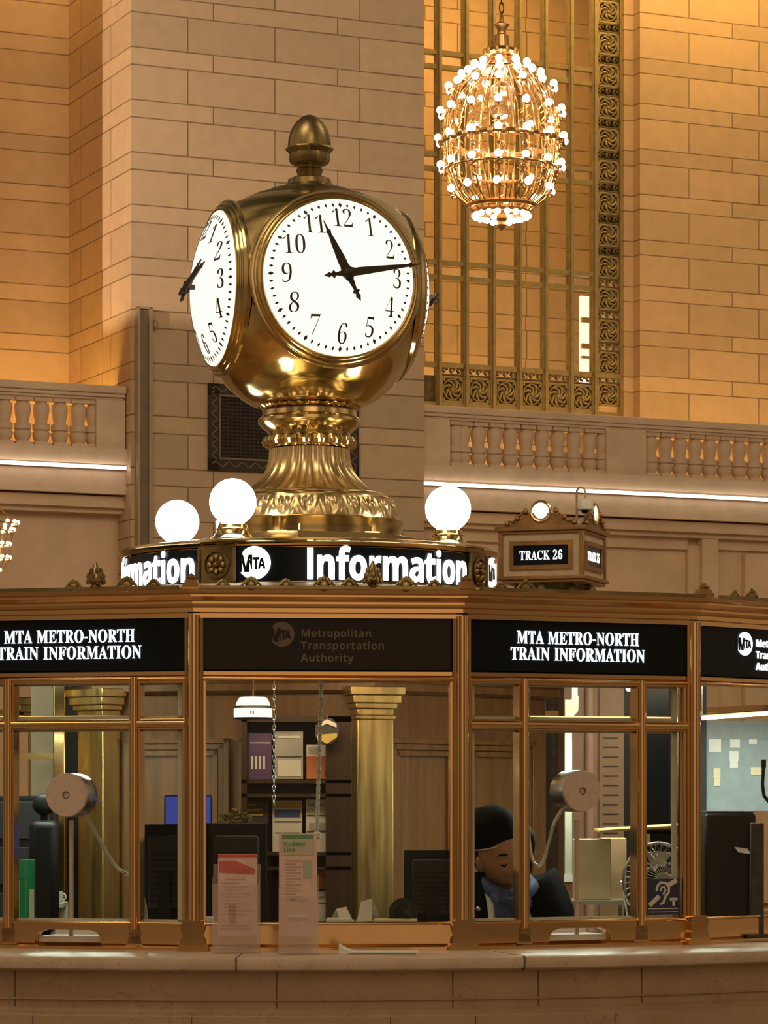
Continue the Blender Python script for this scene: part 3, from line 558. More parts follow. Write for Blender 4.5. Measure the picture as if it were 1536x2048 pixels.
# pale wall seen through the last pane, its light put into a glowing panel
t = thing('opening_glow', 'tall glowing white panel in place of a lit opening behind the last pane of the bronze window', 'opening', M=WM @ Matrix.Translation((wu(1170, 3.9), 3.9, 8)))
a, b = wu(1161, 3.9), wu(1262, 3.9)
zt, zb = wz(1170, 592, 3.9), wz(1170, 752, 3.9)
MB().box(a, b, 3.9, 3.95, zb-.3, zt, WM).build('glow_panel', emit('glowing_plaster', (1, .86, .66), 1.5), t)
for y in (638, 690, 715): z = wz(1170, y, 3.88); MB().box(a, b, 3.84, 3.9, z-.02-(.04 if y < 700 else 0), z+.02, WM).build('ledge', M['balcony'], t)
# ---------------------------------------------------------------- egg-shaped chandelier
def chandelier(label, px, ytop, ybot, depth, group=None):
    s = F/depth; zc = EYE+(HOR-(ytop+ybot)/2)/s; x = (px-768)/s
    t = thing('chandelier', label, 'chandelier', (x, depth, zc), group=group)
    def loc(y): return ((ytop+ybot)/2-y)/s
    def rad(y):
        for (ya, ra), (yb, rb) in zip(PR, PR[1:]):
            if ya <= y <= yb: return (ra+(rb-ra)*(y-ya)/(yb-ya))/s
        return PR[-1][1]/s
    PR = [(118, 24), (130, 38), (142, 55), (160, 78), (182, 97), (208, 108), (240, 115), (285, 118), (330, 115), (365, 107), (395, 88), (412, 66), (425, 52)]
    n = 14
    rib = MB().tube([(rad(y), 0, loc(y)) for y in (120, 130, 142, 160, 182, 208, 240, 285, 330, 365, 395, 412, 424)], .013, 5)
    for y in (170, 225, 262, 310, 350, 380): rib.ball((rad(y), 0, loc(y)), .026, 6, 4)
    for y in (182, 232, 287, 340, 388):
        rib.tube([(rad(y), 0, loc(y)), (rad(y)+.03, 0, loc(y)-.02), (rad(y)+.05, 0, loc(y)+.01)], .011, 5)
        rib.lathe([(.028, 0), (.018, -.02), (.012, -.035)], 8, Matrix.Translation((rad(y)+.05, 0, loc(y)+.012)))
    # openwork strap beside each rib
    for d_ in (-.17, .17):
        rib.tube([(rad(y)*cos(d_), rad(y)*sin(d_), loc(y)) for y in (142, 182, 240, 285, 340, 388, 412)], .008, 4)
    for y in range(190, 400, 21):
        r_ = rad(y); q = .10 if (y//14) % 2 else -.10
        rib.tube([(r_*cos(-q), r_*sin(-q), loc(y)), (r_, 0, loc(y+7)), (r_*cos(q), r_*sin(q), loc(y+14))], .008, 4)
    rm = rib.mesh('rib', M['chandelier'])
    for k in range(n):
        o = bpy.data.objects.new('rib', rm); COL.objects.link(o); o.parent = t; o.rotation_euler = (0, 0, 2*pi*(k+.3)/n)
    for y, rr in ((142, .018), (285, .030), (340, .016), (412, .035), (424, .03)):
        mb = MB(); r_ = rad(y); mb.tube([(r_*cos(2*pi*i/48), r_*sin(2*pi*i/48), loc(y)) for i in range(48)], rr, 6, True)
        if y == 285:
            for i in range(28): mb.ball((1.01*r_*cos(2*pi*i/28), 1.01*r_*sin(2*pi*i/28), loc(y)), .045, 6, 5, sz=1.3)
        mb.build('hoop', M['chandelier'], t, local=True)
    bm_ = MB().ball((0, 0, 0), .044, 10, 7).mesh('bulb', M['bulb'])
    rings = [(137, .04, 10), (157, .04, 14), (182, .06, 14), (232, .06, 14), (287, .06, 14), (340, .06, 14), (388, .06, 10)]
    for ri, (y, dr, m) in enumerate(rings):
        for k in range(m):
            a_ = 2*pi*(k+.3)/m; r_ = rad(y)+dr
            o = bpy.data.objects.new('bulb', bm_); COL.objects.link(o); o.parent = t
            o.location = (r_*cos(a_), r_*sin(a_), loc(y)+.045)
    mb = MB()
    for k in range(18):
        a_ = 2*pi*k/18; mb.ball((1.02*rad(424)*cos(a_), 1.02*rad(424)*sin(a_), loc(432)), .035, 8, 6)
        if k % 3 == 0: mb.ball((.62*rad(424)*cos(a_), .62*rad(424)*sin(a_), loc(440)), .033, 8, 6)
    tag(mb.build('bottom_bulbs', M['bulb'], t, local=True), kind='stuff')
    MB().lathe([(0, loc(462)), (.03, loc(458)), (.055, loc(450)), (.045, loc(444)), (.07, loc(438)), (.05, loc(430)), (.10, loc(424)), (.02, loc(418)), (0, loc(417))], 14).build('pendant_finial', M['chandelier'], t, local=True)
    MB().lathe([(.06, loc(238)), (.11, loc(232)), (.14, loc(215)), (.10, loc(200)), (.17, loc(190)), (.16, loc(178)), (.05, loc(165)), (.03, loc(130))], 16).build('inner_stem', M['brass_satin'], t, local=True)
    mb = MB().lathe([(rad(120)*.9, loc(124)), (rad(130), loc(122)), (rad(120), loc(116)), (.17, loc(112)), (.19, loc(106)), (.165, loc(99)), (.09, loc(94)), (.085, loc(72)), (.05, loc(68)), (.05, loc(60)), (.09, loc(50)), (.03, loc(44)), (.02, loc(30))], 18)
    for k in range(10): a_ = 2*pi*k/10; mb.ball((.185*cos(a_), .185*sin(a_), loc(104)), .028, 6, 5, sz=1.6)
    mb.build('crown', M['chandelier'], t, local=True)
    mb = MB()
    for k in range(26):
        z = loc(36)+k*.115
        pts = [(.024*cos(q), 0, z+.07*sin(q)) for q in [2*pi*j/8 for j in range(8)]]
        mb.tube(pts if k % 2 else [(p[1], p[0], p[2]) for p in pts], .008, 4, True)
    mb.build('chain', M['brass_old'], t, local=True)
    lamp('chandelier_light', 'POINT', (x, depth, zc), 45, (1, .74, .48), .3)
    return t
chandelier('large egg-shaped gilded chandelier ringed with lit bulbs before the tall window', 1003, 100, 460, 34)
# the lower tiers of another chandelier show at the left edge, in front of the lower wall
s_ = F/37.0; cx = (-30-768)/s_; zc = EYE+(HOR-1048)/s_
t = thing('chandelier', 'tapering chandelier of small dim bulbs at the left edge below the balcony', 'chandelier', (cx, 37, zc))
mb = MB()
rg = [(0, 66, 40), (14, 58, 26), (43, 50, 22), (70, 50, 20), (95, 30, 14), (120, 18, 10), (140, 6, 3)]
for y, r_, n_ in rg: mb.tube([(r_/s_*cos(2*pi*i/32), r_/s_*sin(2*pi*i/32), -y/s_) for i in range(32)], .008, 4, True)
for k in range(12): mb.tube([(r_/s_*cos(2*pi*k/12), r_/s_*sin(2*pi*k/12), -y/s_) for y, r_, n_ in rg], .006, 4)
mb.tube([(0, 0, -.8), (0, 0, 3.5)], .015, 6)
for k in range(4): mb.tube([(66/s_*cos(pi/2*k), 66/s_*sin(pi/2*k), 0), (0, 0, .35)], .008, 4)
mb.build('hoop_frame', M['chandelier'], t, local=True)
dim = emit('dim_bulb', (1, .66, .34), 3.0); bm_ = MB().ball((0, 0, 0), .026, 8, 6).mesh('bulb', dim)
for y, r_, n_ in rg[:5]:
    m = min(n_, 18)
    for k in range(m):
        o = bpy.data.objects.new('bulb', bm_); COL.objects.link(o); o.parent = t
        o.location = (r_/s_*cos(2*pi*k/m), r_/s_*sin(2*pi*k/m), -y/s_+.02)
# ================================================================ LETTERING
def text_mb(s, font, cap, mapper, thick=.004, track=0.0, align='C', squeeze=1.0, embolden=0.0, width=None, x0=0, y0=0):
    k = cap/(455 if font is SERIF else 480); pen = 0; glyphs = []
    for ch in s:
        if ch == ' ': pen += 230*k*squeeze; continue
        adv, loops = font[ch]; glyphs.append((pen, loops)); pen += (adv+track)*k*squeeze
    if width: squeeze2 = width/pen
    else: squeeze2 = 1
    W = pen*squeeze2; off = x0-(W/2 if align == 'C' else 0)
    cu = bpy.data.curves.new('t', 'CURVE'); cu.dimensions = '2D'; cu.fill_mode = 'BOTH'; cu.extrude = thick/2; cu.offset = embolden
    for pen, loops in glyphs:
        for l in loops:
            sp_ = cu.splines.new('POLY'); sp_.points.add(len(l)//2-1); sp_.use_cyclic_u = True
            for i in range(len(l)//2):
                sp_.points[i].co = ((pen+l[2*i]*k*squeeze)*squeeze2+off, l[2*i+1]*k+y0, 0, 1)
    o = bpy.data.objects.new('t', cu); COL.objects.link(o); bpy.context.view_layer.update()
    dg = bpy.context.evaluated_depsgraph_get(); me = bpy.data.meshes.new_from_object(o.evaluated_get(dg))
    mb = MB(); mb.add([mapper(*v.co) for v in me.vertices], [tuple(p.vertices) for p in me.polygons])
    bpy.data.objects.remove(o); bpy.data.curves.remove(cu); bpy.data.meshes.remove(me)
    return mb
def disc_mb(r, mapper, thick=.004, n=40, notch=True, rx=1.0):
    pts = []
    for i in range(n):
        a = 2*pi*i/n; x = r*cos(a); y = r*sin(a)
        if notch and x < -.80*r: x = -.80*r+.10*y
        pts.append((x*rx, y))
    rows = 5; mb = MB(); v = []; f = []
    for z in (-thick/2, thick/2):
        for j in range(rows+1):
            for (x, y) in pts: v.append(mapper(x*j/rows, y*j/rows, z))
    for s in (0, 1):
        b0 = s*(rows+1)*n
        for j in range(rows):
            for i in range(n):
                q = (b0+j*n+i, b0+j*n+(i+1) % n, b0+(j+1)*n+(i+1) % n, b0+(j+1)*n+i)
                f.append(q[1:] if j == 0 and False else q)
    for i in range(n): f.append((rows*n+i, rows*n+(i+1) % n, (2*rows+1)*n+(i+1) % n, (2*rows+1)*n+i))
    mb.add(v, f); return mb
def logo(parent, r, mapper, mat, dark, local_y=0.0):
    o = disc_mb(r, lambda x, y, z: mapper(x, y, z), .003).build('logo_disc', mat, parent, smooth=False)
    mb = MB()
    lift = .004
    for ch, x, h in (('M', -.52, 1.02), ('T', .12, .72), ('A', .47, .62)):
        g = text_mb(ch, SANS, h*r, lambda a, b, c: mapper(a+.0*b, b, c+lift), .002, align='C', squeeze=.72, embolden=.018*r, x0=x*r, y0=-h*r/2-.03*r)
        mb.add(g.v, g.f)
    mb.build('logo_letters', dark, parent, smooth=False)
# ================================================================ INFORMATION BOOTH
AX = Vector((-182/F*12, 12.0, 0)); RB = 2.448; NB = 18; A0 = 4.4
AP = RB*cos(pi/NB); HW = RB*sin(pi/NB)
def bay(k, ap=AP):
    p = R(A0+20*k); o = Vector((sin(p), -cos(p), 0)); r = Vector((cos(p), sin(p), 0)); q = AX+o*ap
    return Matrix(((r.x, -o.x, 0, q.x), (r.y, -o.y, 0, q.y), (0, 0, 1, 0), (0, 0, 0, 1)))
def polar(az, r, z=0.0, c=None):
    c = c or AX; p = R(az); return Vector((c.x+r*sin(p), c.y-r*cos(p), z))
ZT = 1.112                                    # counter top
booth = thing('information_booth', 'round bronze and glass information booth on a marble counter under the clock', 'booth', AX)
TB = Matrix.Translation(AX)
RC = 2.88
MB().lathe([(2.2, ZT-.044), (RC-.02, ZT-.044), (RC, ZT-.036), (RC+.004, ZT-.02), (RC, ZT-.005), (RC-.008, ZT), (2.2, ZT), (2.2, ZT-.044)], 144, TB, cap=False).build('counter_top', M['counter_top'], booth)
MB().lathe([(2.2, 0), (RC+.06, 0), (RC+.06, .12), (RC-.02, .14), (RC-.02, .93), (RC-.035, .935), (RC-.035, .945), (RC-.05, .952), (RC-.05, .975), (RC-.042, .978), (RC-.05, .984), (RC-.05, ZT-.044), (2.2, ZT-.044), (2.2, 0)], 144, TB, cap=False).build('counter_base', M['counter'], booth)
# joints in the counter stone
JM = plain('joint', (.10, .065, .04), .8)
for px in (530, 1105, -200): 
    az = math.degrees(math.asin(((px-586)/F*9.2)/RC)); p = polar(az, RC); 
    MJ = Matrix.Translation((p.x, p.y, 0)) @ Matrix.Rotation(R(az), 4, 'Z')
    MB().box(-.002, .002, -.005, .3, ZT-.045, ZT+.0008, MJ).build('stone_joint', JM, booth)
for px in (70, 610, 968, 1145, 1365):
    az = math.degrees(math.asin(((px-586)/F*9.2)/RC)); p = polar(az, RC-.05)
    MJ = Matrix.Translation((p.x, p.y, 0)) @ Matrix.Rotation(R(az), 4, 'Z')
    MB().box(-.0015, .0015, -.0012, .2, .955, ZT-.045, MJ).build('stone_joint', JM, booth)
for px in (115, 440, 838, 1010, 1300):
    az = math.degrees(math.asin(((px-586)/F*9.2)/RC)); p = polar(az, RC-.02)
    MJ = Matrix.Translation((p.x, p.y, 0)) @ Matrix.Rotation(R(az), 4, 'Z')
    MB().box(-.001, .001, -.001, .2, .15, .93, MJ).build('stone_joint', JM, booth)
al = R(A0+10-90)
def ring(prof, name, mat, n=NB, label=None, angle=15):
    return MB().lathe(prof, n, TB, al, al+2*pi, cap=False).build(name, mat, booth, label=label, angle=angle)
ring([(2.40, 2.172), (2.475, 2.172), (2.475, 2.186), (2.482, 2.190), (2.482, 2.203), (2.496, 2.207), (2.50, 2.215), (2.50, 2.222), (2.522, 2.226), (2.535, 2.236), (2.535, 2.242), (2.552, 2.246),
      (2.556, 2.258), (2.545, 2.264), (2.40, 2.264), (2.40, 2.172)], 'cornice', M['bronze'])
ring([(2.50, 2.262), (.80, 2.405), (.80, 2.36), (2.40, 2.20), (2.50, 2.262)], 'roof', M['bronze_dull'])
ring([(0.3, 2.19), (2.40, 2.19), (2.40, 2.18), (0.3, 2.18), (0.3, 2.19)], 'ceiling_lining', plain('booth_ceiling', (.22, .15, .09), .5))
ring([(2.40, 1.984), (2.455, 1.984), (2.462, 1.99), (2.462, 2.002), (2.45, 2.008), (2.40, 2.008), (2.40, 1.984)], 'sign_rail', M['bronze'])
ring([(2.42, 1.112), (2.475, 1.112), (2.475, 1.122), (2.46, 1.134), (2.42, 1.134), (2.42, 1.112)], 'bottom_moulding', M['bronze'])
# posts
def post_mb():
    mb = MB(); mb.box(-.030, .030, -.020, .03, 1.2, 2.18).lathe([(.021, 1.2), (.021, 2.18)], 20, Matrix.Translation((0, -.020, 0)), pi, 2*pi)
    half = [(.050, 1.112), (.050, 1.128), (.040, 1.134), (.038, 1.150), (.030, 1.160), (.036, 1.176), (.040, 1.19), (.033, 1.203), (.026, 1.21)]
    mb.prism(half+[(-x, z) for x, z in reversed(half)], -.05, .03)
    return mb
PM = post_mb().mesh('post', M['bronze'])
for k in range(-4, 5):
    o = bpy.data.objects.new('post', PM); COL.objects.link(o); o.parent = booth
    p = polar(A0+10+20*k, RB); o.location = p-AX; o.rotation_euler = (0, 0, R(A0+10+20*k))
wi = HW-.024                                  # clear half width of a bay
def rail_poly(notch):
    pts = [(-wi, 1.13)]
    if notch: pts += [(-.115, 1.13), (-.112, 1.150), (-.10, 1.166), (-.075, 1.174), (.075, 1.174), (.10, 1.166), (.112, 1.150), (.115, 1.13)]
    return pts+[(wi, 1.13), (wi, 1.20), (-wi, 1.20)]
def mull_mb(x):
    h = [(.033, 1.112), (.033, 1.124), (.024, 1.134), (.021, 1.15), (.024, 1.168), (.019, 1.178), (.019, 1.984)]
    return MB().prism([(x+a, z) for a, z in h]+[(x-a, z) for a, z in reversed(h)], -.022, .022).lathe([(.014, 1.178), (.014, 1.984)], 16, Matrix.Translation((x, -.022, 0)), pi, 2*pi)
for k in range(-4, 5):
    B = bay(k); typeB = k % 2 != 0
    fr = MB().prism(rail_poly(typeB), -.022, .02, B).box(-wi, -wi+.012, -.018, .02, 1.2, 1.984, B).box(wi-.012, wi, -.018, .02, 1.2, 1.984, B).box(-wi, wi, -.02, .02, 1.965 if typeB else 1.975, 1.986, B)
    for z_, r_ in ((1.197, .006), (1.978, .007)): fr.tube([B @ Vector((-wi, -.021, z_)), B @ Vector((wi, -.021, z_))], r_, 8)
    if typeB: fr.box(-wi, wi, -.020, .02, 1.818, 1.852, B).tube([B @ Vector((-wi, -.019, 1.835)), B @ Vector((wi, -.019, 1.835))], .013, 12)
    fo = fr.build('window_frame', M['bronze'], booth, bevel=.003)
    xs = [-wi+.01, wi-.01]
    if typeB:
        xs = [-wi+.01, -.205, .228, wi-.01]
        for x in xs[1:3]:
            q = mull_mb(x); MB().add(q.v, q.f, B).build('mullion', M['bronze'], fo)
    zs_ = [(1.2, 1.818), (1.852, 1.966)] if typeB else [(1.2, 1.976)]
    for (za_, zb_) in zs_:
        for xa, xb in zip(xs, xs[1:]):
            MB().box(xa+.01, xb-.01, .004, .008, za_, zb_, B).build('glass_pane', M['glass'], fo, smooth=False)
    if typeB:
        sm = MB()
        for (za_, zb_) in zs_:
            for xa, xb in zip(xs, xs[1:]):
                q = .022 if xa != xs[0] and xb != xs[-1] else .014
                x0_, x1_ = xa+(.012 if xa == xs[0] else .018), xb-(.012 if xb == xs[-1] else .018)
                sm.box(x0_, x1_, .010, .020, za_, za_+.010, B)
                if xa == xs[0]: sm.box(x0_, x0_+.010, .010, .020, za_, zb_, B)
                if xb == xs[-1]: sm.box(x1_-.016, x1_, .010, .020, za_, zb_, B)
                sm.box(x0_, x1_, .010, .020, zb_-.006, zb_, B)
        sm.build('seal_strip', M['seal'], fo)
        MB().box(-.112, .112, .012, .16, 1.116, 1.152, B).box(-.112, .112, .15, .16, 1.116, 1.172, B).build('money_tray', M['white'], fo)
    sg = MB().box(-wi, wi, -.006, .02, 2.008, 2.174, B).build('sign_panel', M['sign'] if k != 0 else M['sign_brown'], booth, label='dark unlit sign panel' if k == 0 else 'black sign panel with lit white lettering')
    if abs(k) > 2: continue
    mp = lambda x, y, z, B=B: B @ Vector((x, -.009-z, y))
    if typeB:
        a1 = text_mb('MTA METRO-NORTH', SERIF, .0405, lambda x, y, z: mp(x, y, z), .003, 12, x0=0.0, y0=2.099, width=.452)
        a2 = text_mb('TRAIN INFORMATION', SERIF, .0405, lambda x, y, z: mp(x, y, z), .003, 12, x0=0.0, y0=2.046, width=.497)
        a1.add(a2.v, a2.f).build('lettering', M['letters_cool'], sg, smooth=False)
    else:
        mt = M['letters_cool'] if k else M['letters_off']
        mb = MB()
        for i, s in enumerate(('Metropolitan', 'Transportation', 'Authority')):
            q = text_mb(s, SANS, .0245, lambda x, y, z: mp(x, y, z), .003, 8, align='L', x0=-.088, y0=2.113-.0395*i, width=(.228, .270, .170)[i]); mb.add(q.v, q.f)
        mb.build('lettering', mt, sg, smooth=False)
        logo(sg, .040, lambda x, y, z: mp(x-.148, y+2.121, z), mt, M['sign_brown'] if k == 0 else M['sign'])
# cresting along the cornice
def crest_mb(B, k):
    mb = MB(); r0 = -.02; z0 = 2.262
    for x, s in ((-.34, .7), (-.25, 1), (-.14, .8), (-.02, 1.1), (.06, .9), (.24, 1.1), (.33, .8)):
        if (k >= 1 and x > -.2) or (k == -1 and x < .05): continue
        for q in (-60, -30, 0, 30, 60):
            a = R(q); mb.ball((x+.020*s*sin(a), r0, z0+.005+.022*s*cos(a)), .0085*s, 6, 4, sy=.6)
        mb.ball((x, r0, z0+.006), .016*s, 8, 5, sy=.6)
        mb.tube([(x-.032*s, r0, z0+.004), (x-.02*s, r0, z0+.018*s), (x, r0, z0+.034*s), (x+.02*s, r0, z0+.018*s), (x+.032*s, r0, z0+.004)], .004, 5)
    mb.box(-.41, .41, r0-.01, r0+.012, z0-.004, z0+.006)
    m2_ = MB()
    if k >= 1: m2_.add(mb.v, mb.f, B); return m2_
    # leafy spike
    mb.lathe([(.012, 0), (.020, .008), (.014, .016), (.026, .026), (.024, .04), (.017, .056), (.010, .072), (.003, .086), (0, .088)], 10, Matrix.Translation((.135, r0, z0)))
    for j, (h, r) in enumerate(((.024, .027), (.040, .024), (.056, .017))):
        for i in range(6):
            a = 2*pi*(i+.5*j)/6; mb.ball((.135+r*cos(a), r0+r*sin(a), z0+h), .0075, 6, 4, sz=1.5)
    m2_.add(mb.v, mb.f, B); return m2_
for k in range(-3, 4):
    crest_mb(bay(k, AP+.10), k).build('cresting', M['brass_old'], booth)
for k in range(-3, 3):
    p = polar(A0+10+20*k, 2.52, 2.262); MX_ = Matrix.Translation(p) @ Matrix.Rotation(R(A0+10+20*k), 4, 'Z')
    MB().box(-.026, .026, -.02, .03, -.002, .014, MX_).box(-.020, .020, -.014, .024, .014, .026, MX_).lathe([(.012, .026), (.018, .034), (.008, .044), (0, .048)], 8, MX_).build('crest_block', M['bronze_dull'], booth)
# ================================================================ DRUM WITH THE LIT SIGN
CX = Vector(((619-768)/F*12, 12.0, 0)); TC = Matrix.Translation(CX)
FA = 18.4                                     # azimuth the main dial faces
RD, ZD0, ZD1 = .745, 2.39, 2.57
drum = thing('sign_drum', 'round brass drum with black band of glowing white lettering on the booth roof', 'sign', CX+Vector((0, 0, ZD0)))
MB().lathe([(.50, ZD0-.03), (RD+.03, ZD0-.03), (RD+.03, ZD0), (RD+.022, ZD0+.006), (RD, ZD0+.016), (RD-.012, ZD0+.02), (RD-.012, ZD1-.026), (RD, ZD1-.022), (RD+.008, ZD1-.008), (RD+.016, ZD1-.004),
            (RD+.016, ZD1+.004), (RD, ZD1+.008), (.4, ZD1+.008)], 128, TC).build('drum_body', M['brass'], drum)
def cyl(az0, r):
    def f(x, y, z):
        a = R(az0)+x/r; q = r+z
        return (CX.x+q*sin(a), CX.y-q*cos(a), y)
    return f
z0_, z1_ = ZD0+.024, ZD1-.028
for k in range(4):
    az = FA+90*k
    v = []; n_ = 28; f_ = []
    sp_ = MB()
    a0_, a1_ = R(az-38.6)-pi/2, R(az+38.6)-pi/2
    sp_.lathe([(RD-.02, z0_), (RD-.004, z0_), (RD-.004, z1_), (RD-.02, z1_)], 28, TC, a0_, a1_)
    sg = sp_.build('sign_band', M['sign'], drum)
    m_ = cyl(az, RD)
    h_ = z1_-z0_
    text_mb('Information', SANS, h_*.90, lambda x, y, z: m_(x, y, z+.002), .003, -6, align='L', x0=-.237, y0=z0_+.006, width=.726, embolden=.0019).build('lettering', M['letters'], sg, smooth=False)
    logo(sg, h_*.49, lambda x, y, z: m_(x-.430, y+(z0_+z1_)/2+.004, z+.002), M['letters'], M['sign'])
    # rosette plaque between two bands
    azp = az-45; mp_ = cyl(azp, RD)
    pl = MB().lathe([(RD-.02, z0_-.006), (RD+.004, z0_-.006), (RD+.004, z1_+.006), (RD-.02, z1_+.006)], 6, TC, R(azp-6.3)-pi/2, R(azp+6.3)-pi/2).build('plaque', M['brass_old'], drum)
    mb = MB(); hh = h_*.40; zc_ = (z0_+z1_)/2
    mb.tube([mp_(hh*cos(2*pi*i/24), zc_+hh*sin(2*pi*i/24), .008) for i in range(24)], .005, 6, True)
    for i in range(8):
        a = 2*pi*i/8; mb.ball(mp_(hh*.55*cos(a), zc_+hh*.55*sin(a), .006), .012, 6, 5); 
    mb.ball(mp_(0, zc_, .008), .012, 8, 6)
    for s in (-1, 1): mb.tube([mp_(s*.076, z0_, .004), mp_(s*.076, z1_, .004)], .008, 6)
    mb.build('rosette', M['brass_old'], pl)
# ================================================================ GLOBE LAMPS ON THE DRUM
GL = [(-27, 'white glowing globe lamp on the drum directly left of the clock pedestal'), (63, 'white glowing globe lamp on the drum right of the clock, nearest the track sign'),
      (-117, 'white glowing globe lamp farthest left, half sunk behind the drum rim')]
for az, lb in GL:
    p = polar(az, .615, ZD1+.008, CX)
    t = thing('globe_lamp', lb, 'lamp', p, R(az), group='globe lamps round the clock')
    MB().lathe([(.088, 0), (.088, .008), (.076, .016), (.066, .03), (.062, .04), (.064, .046), (.058, .052), (.056, .062), (.05, .068)], 28).build('base', M['brass'], t, local=True)
    zc_ = .150
    MB().ball((0, 0, zc_), .0895, 40, 24).build('globe', M['globe'], t, local=True)
# ================================================================ FOUR-FACED CLOCK
clock = thing('clock', 'four-faced brass ball clock with acorn finial on a fluted pedestal', 'clock', CX+Vector((0, 0, ZD1+.008)))
zp = ZD1+.008
def Zy(y): return EYE+(HOR-y)/500.0
flute = lambda n, d: (lambda a, i: 1-d*abs(sin(a*n/2))**.6)
MB().lathe([(.463, zp), (.463, zp+.022), (.455, zp+.026), (.455, zp+.05), (.44, zp+.056), (.375, zp+.058), (.375, zp+.085), (.365, zp+.09)], 8, TC @ Matrix.Rotation(R(22.5+FA), 4, 'Z')).build('plinth', M['brass'], clock, angle=20)
zr = Zy(1046)
MB().lathe([(.372, zp+.05), (.374, zr-.006), (.378, zr), (.36, zr+.004)], 72, TC).build('base_ring', M['brass'], clock)
def acanthus(a, i):
    t_ = i/16; u_ = (a*24/(2*pi)) % 1; d_ = abs(u_-.5)*2                    # one leaf per step, curling over at the tip
    leaf = max(0, 1-(d_/(.95-.75*t_**2.2))**4) if t_ < .97 else 0
    vein = .35*abs(cos(d_*7+t_*5)); eye = math.exp(-((d_-.75)/.16)**2-((t_-.72)/.16)**2)
    return 1+sin(pi*min(1, t_*1.02))*(.030*leaf*(1-vein)+.045*eye-.008)
acan = MB().lathe([(.366-.031*(i/16)**1.3, zr+.085*i/16) for i in range(17)], 528, TC, fr=acanthus).build('leaf_band', M['brass_satin'], clock, angle=60)
z1 = Zy(1004)
MB().lathe([(.335, z1), (.335, z1+.006), (.322, z1+.012), (.316, z1+.022), (.300, z1+.028), (.27, z1+.030)], 72, TC).build('torus_ring', M['brass'], clock)
zs0, zs1 = Zy(993), Zy(900)
prof = []
for i in range(19):
    s_ = i/18; z = zs0+(zs1-zs0)*s_; r = .162+.128*(1-s_)**2.6
    prof.append((r, z))
MB().lathe(prof, 240, TC, fr=flute(28, .06)).build('fluted_shaft', M['brass_satin'], clock)
zn = Zy(898)
MB().lathe([(.165, zn), (.186, zn+.008), (.192, zn+.024), (.184, zn+.042), (.165, zn+.05)], 168, TC, fr=lambda a, i: 1-(.05*abs(sin(a*12))**.7 if 0 < i < 4 else 0)).build('bead_ring', M['brass'], clock)
zn = Zy(872)
MB().lathe([(.16, zn-.01), (.163, zn+.008), (.176, zn+.02), (.196, zn+.036), (.206, zn+.05), (.206, zn+.062), (.198, zn+.07), (.19, zn+.074), (.188, zn+.094), (.17, zn+.096)], 72, TC).build('neck_ring', M['brass'], clock)
zn = Zy(823)
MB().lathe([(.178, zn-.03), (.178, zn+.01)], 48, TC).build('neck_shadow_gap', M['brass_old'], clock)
MB().lathe([(.175, zn), (.198, zn+.008), (.225, zn+.036), (.252, zn+.072), (.258, zn+.085), (.252, zn+.097), (.235, zn+.105)], 256, TC, fr=lambda a, i: 1-(.035*abs(sin(a*16))**.6 if 0 < i < 6 else 0)).build('gadroon_collar', M['brass'], clock)
# ball body cut by the four dials
ZB = 3.615; DD = .370
prof = [(.20, -.455), (.235, -.445), (.27, -.425), (.33, -.375), (.385, -.31), (.43, -.23), (.46, -.14), (.476, -.05), (.48, .02), (.475, .09), (.46, .16), (.435, .225), (.40, .28), (.355, .325), (.30, .355), (.24, .372), (.18, .380)]
pp = []
for (r0, za), (r1, zb) in zip(prof, prof[1:]):
    for j in range(3): pp.append((r0+(r1-r0)*j/3, za+(zb-za)*j/3))
pp.append(prof[-1])
mb = MB().lathe(pp, 144, None)
bm = bmesh.new(); me = bpy.data.meshes.new('ball'); me.from_pydata(mb.v, [], mb.f); bm.from_mesh(me)
for k in range(4):
    a = R(FA+90*k); n_ = Vector((sin(a), -cos(a), 0))
    r_ = bmesh.ops.bisect_plane(bm, geom=bm.verts[:]+bm.edges[:]+bm.faces[:], plane_co=n_*DD, plane_no=n_, clear_outer=True)
    ed = [e for e in r_['geom_cut'] if isinstance(e, bmesh.types.BMEdge)]
    bmesh.ops.contextual_create(bm, geom=ed)
bmesh.ops.recalc_face_normals(bm, faces=bm.faces); bm.to_mesh(me); bm.free()
me.materials.append(M['brass']); me.shade_smooth(); me.set_sharp_from_angle(angle=R(30))
o = bpy.data.objects.new('ball_case', me); COL.objects.link(o); o.parent = clock; o.matrix_parent_inverse = world(clock).inverted(); o.matrix_basis = TC @ Matrix.Translation((0, 0, ZB))
RF = .304
def dialM(k):                                 # X right across the dial, Y into the clock, Z up
    a = R(FA+90*k); n_ = Vector((sin(a), -cos(a), 0)); r = Vector((cos(a), sin(a), 0)); q = CX+n_*(DD+.020)
    return Matrix(((r.x, -n_.x, 0, q.x), (r.y, -n_.y, 0, q.y), (0, 0, 1, ZB), (0, 0, 0, 1)))
BUL = .085
def bulge(x, z): return BUL*(1-min(1, (x*x+z*z)/(RF*RF)))
TURN = Matrix.Rotation(pi/2, 4, 'X')          # lathe axis z -> -y (outwards)
bez = [(.347, -.052), (.349, -.034), (.344, -.026), (.337, -.025), (.334, -.017), (.327, -.011), (.322, -.014), (.318, -.004), (.311, .001), (RF, -.002), (RF-.004, -.02)]
LBL = ['white dial facing front right', 'edge-on dial at the right', 'dial at the back', 'foreshortened white dial at the left']
